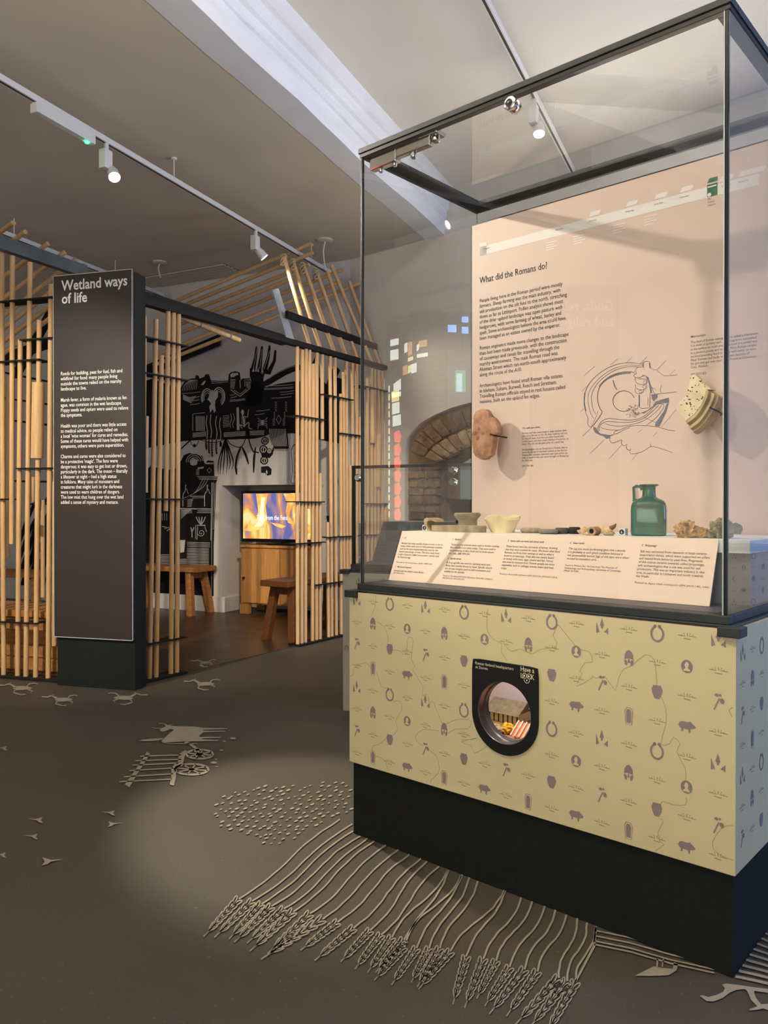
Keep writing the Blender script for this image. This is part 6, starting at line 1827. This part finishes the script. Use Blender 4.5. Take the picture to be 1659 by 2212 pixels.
for d in (-1.2, 1.6):
    p = ta2 + TD2 * d + Z * 0.034
    obj('hanging_rod', MB().tube(p, Vector((p.x, p.y, ZR)), 0.004, n=8), M_WHITEP, tr2, smooth=True)
ta3 = tk(-60, 481, ZT1); tb3 = tk(352, 641, ZT1)
tr3 = thing('light_track', ta3 + (tb3 - ta3) * 0.5, 'white lighting track running above the stub rafters behind the sign pillar', 'light track')
TD3 = (tb3 - ta3).normalized(); tn3 = Vector((TD3.y, -TD3.x, 0))
obj('track_rail', MB().box(ta3 - tn3 * 0.018, tb3 - ta3, tn3 * 0.036, Z * 0.034), M_WHITEP, tr3, bevel=0.002)
obj('track_groove', MB().box(ta3 - tn3 * 0.007 - Z * 0.0008, tb3 - ta3, tn3 * 0.014, Z * 0.001), mat('track_groove', (70, 62, 54), 0.6), tr3)
for d in (0.4, 1.6):
    p = ta3 + TD3 * d + Z * 0.034
    obj('hanging_rod', MB().tube(p, Vector((p.x, p.y, ZL)), 0.004, n=8), M_WHITEP, tr3, smooth=True)
M_LENS = mat('lamp_lens', (255, 246, 228), 0.3, emit=14.0)


def spotlight(track, td, d, aim, label, watts, cone=38, blend=0.6, rgb=WARM, group=None, turn=None):
    base = track + td * d; nrm = Vector((td.y, -td.x, 0))
    t_ = thing('spotlight', base - Z * 0.2, label, 'spotlight', group)
    obj('driver_box', MB().box(base - td * 0.032 - nrm * 0.03 - Z * 0.155, td * 0.064, nrm * 0.05, Z * 0.115), M_WHITEP, t_, bevel=0.003)
    obj('track_adapter', MB().lathe(base - Z * 0.042, [(0.014, 0), (0.014, 0.042)], 12), M_WHITEP, t_, smooth=True)
    hc = base + td * 0.035 + nrm * 0.02 - Z * 0.165
    ax = (Vector(aim) - hc).normalized()
    hd = obj('lamp_head', MB().lathe(hc - ax * 0.035, [(0.012, -0.005), (0.024, 0.0), (0.033, 0.03), (0.037, 0.085), (0.034, 0.085), (0.033, 0.078)], 22, ax, close=False), M_WHITEP, t_, smooth=True)
    obj('lens', MB().lathe(hc + ax * 0.040, [(0.033, 0), (0.025, 0.003), (0.002, 0.004)], 20, ax), M_LENS, hd, smooth=True)
    obj('yoke', MB().tube(base + td * 0.01 - Z * 0.13, hc, 0.009, n=8), M_WHITEP, t_, smooth=True)
    add_spot('spot_beam', hc + ax * 0.055, aim, watts, cone, blend, rgb, 0.03)


def along(ta_, td, px, py, z):
    return (tk(px, py, z) - ta_).dot(td)


spotlight(ta, TD1, along(ta, TD1, 222, 312, ZT1), (-0.28, 2.78, 0.0), 'white track spotlight beside the emergency unit, lamp lit', 260, 21)
spotlight(ta, TD1, along(ta, TD1, 545, 500, ZT1), (0.55, 6.8, 1.3), 'white track spotlight over the hut roof, lamp lit', 26, 70)
spotlight(ta2, TD2, along(ta2, TD2, 1150, 215, ZR - 0.24), (0.75, 3.7, 0.0), 'white track spotlight seen through the tall case lid, lamp lit', 30, 46)
spotlight(ta2, TD2, -1.5, (-0.75, 6.9, 0.8), 'white track spotlight out front by the tall case, aimed at the hut', 240, 34)
# further spotlights on the same tracks, before the frame
spotlight(ta, TD1, -1.25, tuple(cl(0.62, 0.6, 1.45)), 'white track spotlight out front on the hut track, aimed at the pink panel', 175, 36, 0.5)
spotlight(ta2, TD2, -3.1, tuple(cl(0.6, 0.1, 0.9)), 'white track spotlight out front over the visitor side, aimed at the case labels', 32, 46, 0.6)
spotlight(ta, TD1, -2.6, (-2.0, 5.0, 1.1), 'white track spotlight out front on the hut track, aimed at the dowels', 270, 40, 0.7)
# unseen suspended uplighter, added over the visitor side to brighten the ceiling
pu = thing('added_uplighter', (-0.7, 1.0, 2.86), 'long white suspended uplighter, unseen and added out front to brighten the ceiling', 'added fill light')
obj('trough', MB().box((-0.78, 0.0, 2.86), (0.16, 0, 0), (0, 2.0, 0), (0, 0, 0.05)), M_WHITEP, pu, bevel=0.004)
for y_ in (0.2, 1.8):
    obj('hanging_rod', MB().tube((-0.7, y_, 2.91), (-0.7, y_, ZR), 0.004, n=8), M_WHITEP, pu)
add_area('uplighter_fill', (-0.7, 1.0, 2.925), (-0.7, 1.0, 4.0), 0.12, 1.9, 70, (1.0, 0.92, 0.80))  # fill light of the added uplighter, aimed at the ceiling
# emergency unit with its green lamp
d0 = along(ta, TD1, 66, 222, ZT1); d1 = along(ta, TD1, 192, 296, ZT1)
em = thing('emergency_unit', ta + TD1 * ((d0 + d1) / 2) - Z * 0.06, 'long white emergency light unit with green lamp on the hut track', 'emergency light')
obj('unit_body', MB().box(ta + TD1 * d0 - tn1 * 0.02 - Z * 0.055, TD1 * (d1 - d0), tn1 * 0.04, Z * 0.055), M_WHITEP, em, bevel=0.003)
obj('unit_end', MB().box(ta + TD1 * (d0 - 0.01) - tn1 * 0.022 - Z * 0.062, TD1 * 0.012, tn1 * 0.05, Z * 0.05), M_WHITEP, em, bevel=0.002)
obj('green_lamp', MB().lathe(ta + TD1 * (d1 - 0.05) - Z * 0.066, [(0.004, 0), (0.012, 0.003), (0.013, 0.012)], 14), mat('green_led', (40, 255, 150), 0.3, emit=6.0), em, smooth=True)
# air grille in the ceiling near the mural wall
g0 = gp(300, 600, ZL); g1 = gp(482, 569, ZL); gd = (g1 - g0).normalized(); gn = Vector((-gd.y, gd.x, 0))
gr_ = thing('air_grille', g0 + (g1 - g0) * 0.5 - Z * 0.012, 'long white slotted air grille in the ceiling above the hut', 'grille')
obj('grille_back', MB().box(g0 - Z * 0.004, g1 - g0, gn * 0.30, Z * 0.004), M_BLACK, gr_)
for k in range(5):
    obj('slat', MB().box(g0 + gn * (0.062 * k) - Z * 0.014, g1 - g0, gn * 0.044, Z * 0.012), M_CEIL, gr_)
# ceiling roses with a hanging wire
for (x, y, xe, ye, lb) in ((345, 566, 347, 600, 'small white ceiling rose with thin cable above the sign pillar'), (702, 518, 704, 584, 'small white ceiling rose with curved cable above the hut roof ridge')):
    c = gp(x, y, ZL)
    ro = thing('ceiling_rose', c - Z * 0.02, lb, 'ceiling rose')
    obj('rose_cap', MB().lathe(c - Z * 0.018, [(0.05, 0), (0.07, 0.006), (0.07, 0.018)], 20), M_CEIL, ro, smooth=True)
    e_ = at(xe, ye, c.y)
    obj('cable', MB().path([c - Z * 0.015, c + (e_ - c) * 0.35 - V * 0.02, c + (e_ - c) * 0.7 - V * 0.015, e_], 0.006, 6), M_WHITEP, ro, smooth=True)

# ------------------------------------------------------------------ things out of the frame that the case glass mirrors
def mirror(p):
    d = (p - cl(0, GY0, 0)).dot(EY)
    return p - EY * (2 * d)


# leaded coloured glass panel, lit from behind, on the left wall
v0 = mirror(at(838, 1140, 7.9)); v1 = mirror(at(960, 1140, 7.9))
SGp = Fr(Vector((v0.x, v0.y, 0)), Vector((v1.x - v0.x, v1.y - v0.y, 0)))
mp2 = lambda px, py: ((lambda q: ((q - SGp.O).dot(SGp.ex), q.z))(mirror(at(px, py, 7.9 if True else 0))))
sgw = thing('stained_glass', SGp.pt(0.28, 0.7, 0), 'tall leaded stained glass light panel with clear, yellow and red panes', 'stained glass')
sx = (v1 - v0).length / 122.0
def S(px, py):
    return ((px - 838) * sx, CAMH + (1094.5 - py) / FPX * 7.9)


sgs = 1 if SGp.en.dot(cl(0.6, 0, 0) - SGp.O) > 0 else -1
panes = {'clear': [], 'yellow': [], 'red': [], 'amber': []}
R_ = lambda x0, y0, x1, y1: [(x0, y0), (x1, y0 - 4), (x1, y1 - 4), (x0, y1)]
for k, yy in enumerate((735, 758)):
    panes['clear'].append(R_(843, yy, 861, yy + (14 if k == 0 else 22)))
panes['clear'] += [R_(873, 744, 880, 764), R_(900, 746, 905, 760), R_(900, 766, 924, 774), R_(888, 788, 900, 808), R_(846, 850, 866, 860), [(850, 830), (866, 818), (866, 842), (850, 848)], R_(847, 872, 863, 896), R_(848, 899, 866, 922)]
panes['yellow'] += [R_(846, 847, 862, 870), R_(881, 774, 892, 782), R_(881, 792, 888, 808)]
panes['amber'] += [R_(870, 792, 880, 812), R_(881, 742, 890, 770), R_(905, 738, 922, 752)]
for k in range(7):
    y_ = 935 + k * 28
    panes['red'].append([(851, y_), (862, y_ - 6), (867, y_ + 8), (863, y_ + 22), (852, y_ + 20)])
for k in range(16):
    y_ = 835 + k * 18
    panes['yellow' if k % 2 else 'clear'].append([(839, y_), (842, y_ - 1), (842, y_ + 12), (839, y_ + 13)])
cols_ = {'clear': (226, 236, 222), 'yellow': (238, 226, 140), 'red': (236, 70, 56), 'amber': (196, 138, 84)}
for nm, L in panes.items():
    for P_ in L:
        pts = [SGp.pt(*S(*p), 0.004 * sgs) for p in P_]
        obj('pane', MB().extr(pts, SGp.en * 0.004 * sgs), mat('pane_' + nm, cols_[nm], 0.3, emit=5.0), sgw)
obj('lead_back', MB().box(SGp.pt(-0.02, 0.75, -0.03 * sgs), SGp.ex * 0.62, SGp.en * 0.03 * sgs, Z * 2.2), mat('lead_grey', (60, 58, 56), 0.8), sgw)
# high blue-lit window and exit sign on the left side, mirrored by the case front
def at_left(px, py, X):
    lo_, hi_ = 3.0, 14.0
    for _ in range(40):
        m_ = (lo_ + hi_) / 2
        if mirror(at(px, py, m_)).x > X: lo_ = m_
        else: hi_ = m_
    return mirror(at(px, py, lo_))


wm = MB()
M_BLUEW = mat('blue_daylight_pane', (110, 160, 255), 0.3, emit=9.0)
pns = []
for (x0_, y0_, x1_, y1_) in ((896, 714, 902, 738), (918, 724, 928, 731), (943, 716, 949, 726), (954, 708, 964, 722), (967, 702, 986, 717), (998, 706, 1012, 720), (998, 684, 1012, 696)):
    c_ = [at_left(a_, b_, -5.62) for a_, b_ in ((x0_, y0_), (x1_, y0_), (x1_, y1_), (x0_, y1_))]
    ys_ = [p.y for p in c_]; zs_ = [p.z for p in c_]
    pns.append((min(ys_), max(ys_), min(zs_), max(zs_)))
Y0_ = min(p[0] for p in pns) - 0.05; Y1_ = max(p[1] for p in pns) + 0.05; Z0_ = min(p[2] for p in pns) - 0.05; Z1_ = max(p[3] for p in pns) + 0.05
w4 = obj('window_4', MB().box((-5.648, Y0_, Z0_), (0.02, 0, 0), (0, Y1_ - Y0_, 0), (0, 0, Z1_ - Z0_)), mat('dark_leading', (58, 58, 62), 0.7), kind='structure')
for a_, b_, c_, d_ in pns:
    obj('pane', MB().box((-5.628, a_, c_), (0.006, 0, 0), (0, b_ - a_, 0), (0, 0, d_ - c_)), M_BLUEW, w4)
q0, q1 = at_left(984, 846, -4.9), at_left(1006, 800, -4.9)
EF = Fr(Vector((q0.x, max(q0.y, q1.y), q0.z)), Vector((0, -1, 0)))
EF = Fr(Vector((-4.9, min(q0.y, q1.y), q0.z)), Vector((0, 1, 0)))
ew = abs(q1.y - q0.y); eh = q1.z - q0.z
ex_ = thing('exit_sign', EF.pt(ew / 2, 0, 0.015), 'green and white lit running man exit sign hung by the left wall', 'exit sign')
sgn = 1 if EF.en.x > 0 else -1
obj('sign_box', MB().box(EF.pt(0, 0, -0.02 * sgn), EF.ex * ew, EF.en * 0.02 * sgn, Z * eh), mat('exit_green', (40, 210, 170), 0.4, emit=2.6), ex_)
obj('white_door', MB().box(EF.pt(ew * 0.35, 0, 0.001 * sgn), EF.ex * ew * 0.55, EF.en * 0.002 * sgn, Z * eh * 0.85), mat('exit_white', (190, 240, 255), 0.4, emit=4.0), ex_)
obj('hanging_wire', MB().tube(EF.pt(ew / 2, eh, 0), Vector((EF.pt(ew / 2, eh, 0).x, EF.pt(ew / 2, eh, 0).y, ZL)), 0.004, n=6), M_WHITEP, ex_)
# second sign pillar
v0 = mirror(at(1334, 700, 5.0)); v1 = mirror(at(1190, 700, 5.0))
dv = Vector((v1.x - v0.x, v1.y - v0.y, 0))
S2 = Fr(Vector((v0.x, v0.y, 0)), dv)
if S2.en.dot(cl(0.6, 0, 0) - S2.O) < 0:
    S2 = Fr(Vector((v1.x, v1.y, 0)), -dv)
sg2 = totem('sign_totem', S2, 0.54, 2.5, 0.3, 'tall dark sign pillar headed Gods, rebels and religion facing the tall case', mat('sign_print_b', (84, 74, 70), 0.4, var=0.03, scale=2))
for k, t_ in enumerate(('Gods, rebels', 'and religion')):
    tx = MB(); text_on(tx, S2, t_, 0.03, 2.34 - 0.1 * k, 0.088, 0.42 - 0.02 * k, OFF, 0.018); obj('heading_line', tx, M_WHITE, sg2)

# cream patterned plinth by the arch wall, mirrored by the end glass of the tall case
def mirror_end(p):
    d = (p - cl(GX1, 0, 0)).dot(EX)
    return p - EX * (2 * d)


v0 = mirror_end(at(1555, 1300, 4.9)); v1 = mirror_end(at(1760, 1300, 5.1))
dv = Vector((v1.x - v0.x, v1.y - v0.y, 0)); D0 = Vector((v0.x, v0.y, 0))
S3 = Fr(D0, dv)
if S3.en.dot(Vector((0, 0, 0)) - D0) < 0 and S3.en.dot(cl(1.2, 0.3, 0) - D0) < 0:
    S3 = Fr(Vector((v1.x, v1.y, 0)), -dv)
dl = 0.8
dp = thing('display_plinth', S3.pt(dl / 2, 0, -0.2), 'cream patterned display plinth by the arch wall, mirrored in the case glass', 'plinth')
dbody = obj('plinth_body', MB().box(S3.pt(0, 0.2, 0), S3.ex * dl, -S3.en * 0.36, Z * 0.62), mat('pale_laminate', (226, 220, 200), 0.5, var=0.02), dp)
obj('plinth_foot', MB().box(S3.pt(0.02, 0, -0.02), S3.ex * (dl - 0.04), -S3.en * 0.32, Z * 0.2), M_PLINTH, dp)
obj('plinth_top', MB().box(S3.pt(-0.01, 0.82, 0.01), S3.ex * (dl + 0.02), -S3.en * 0.38, Z * 0.03), M_CASE, dp)
pattern(S3, dbody, 0, dl, 0.2, 0.82, 0.04, 0.79, None, (M_MAUVE, M_OLIVE, MATS['pale_laminate']))
# white audio cable on the mural wall behind the dowels
cw = thing('audio_cable', WALL.p3(734, 1240, 0.02), 'white looped audio cable hanging on the mural wall behind the dowels', 'cable')
obj('cable_run', MB().path([WALL.p3(x, y, 0.018) for x, y in ((731, 1018), (734, 1050), (732, 1090), (736, 1120), (731, 1150), (734, 1190), (733, 1236))], 0.008, 6), M_WHITEP, cw, smooth=True)
obj('cable_loop', MB().path([WALL.p3(712 + 9 * math.cos(a_), 1100 + 26 * math.sin(a_), 0.018) for a_ in [i * math.pi / 6 for i in range(11)]], 0.006, 6), M_WHITEP, cw, smooth=True)
obj('jack_plug', MB().tube(WALL.p3(708, 1114, 0.02), WALL.p3(709, 1128, 0.02), 0.014, 0.008, n=10), M_BLACK, cw, smooth=True)
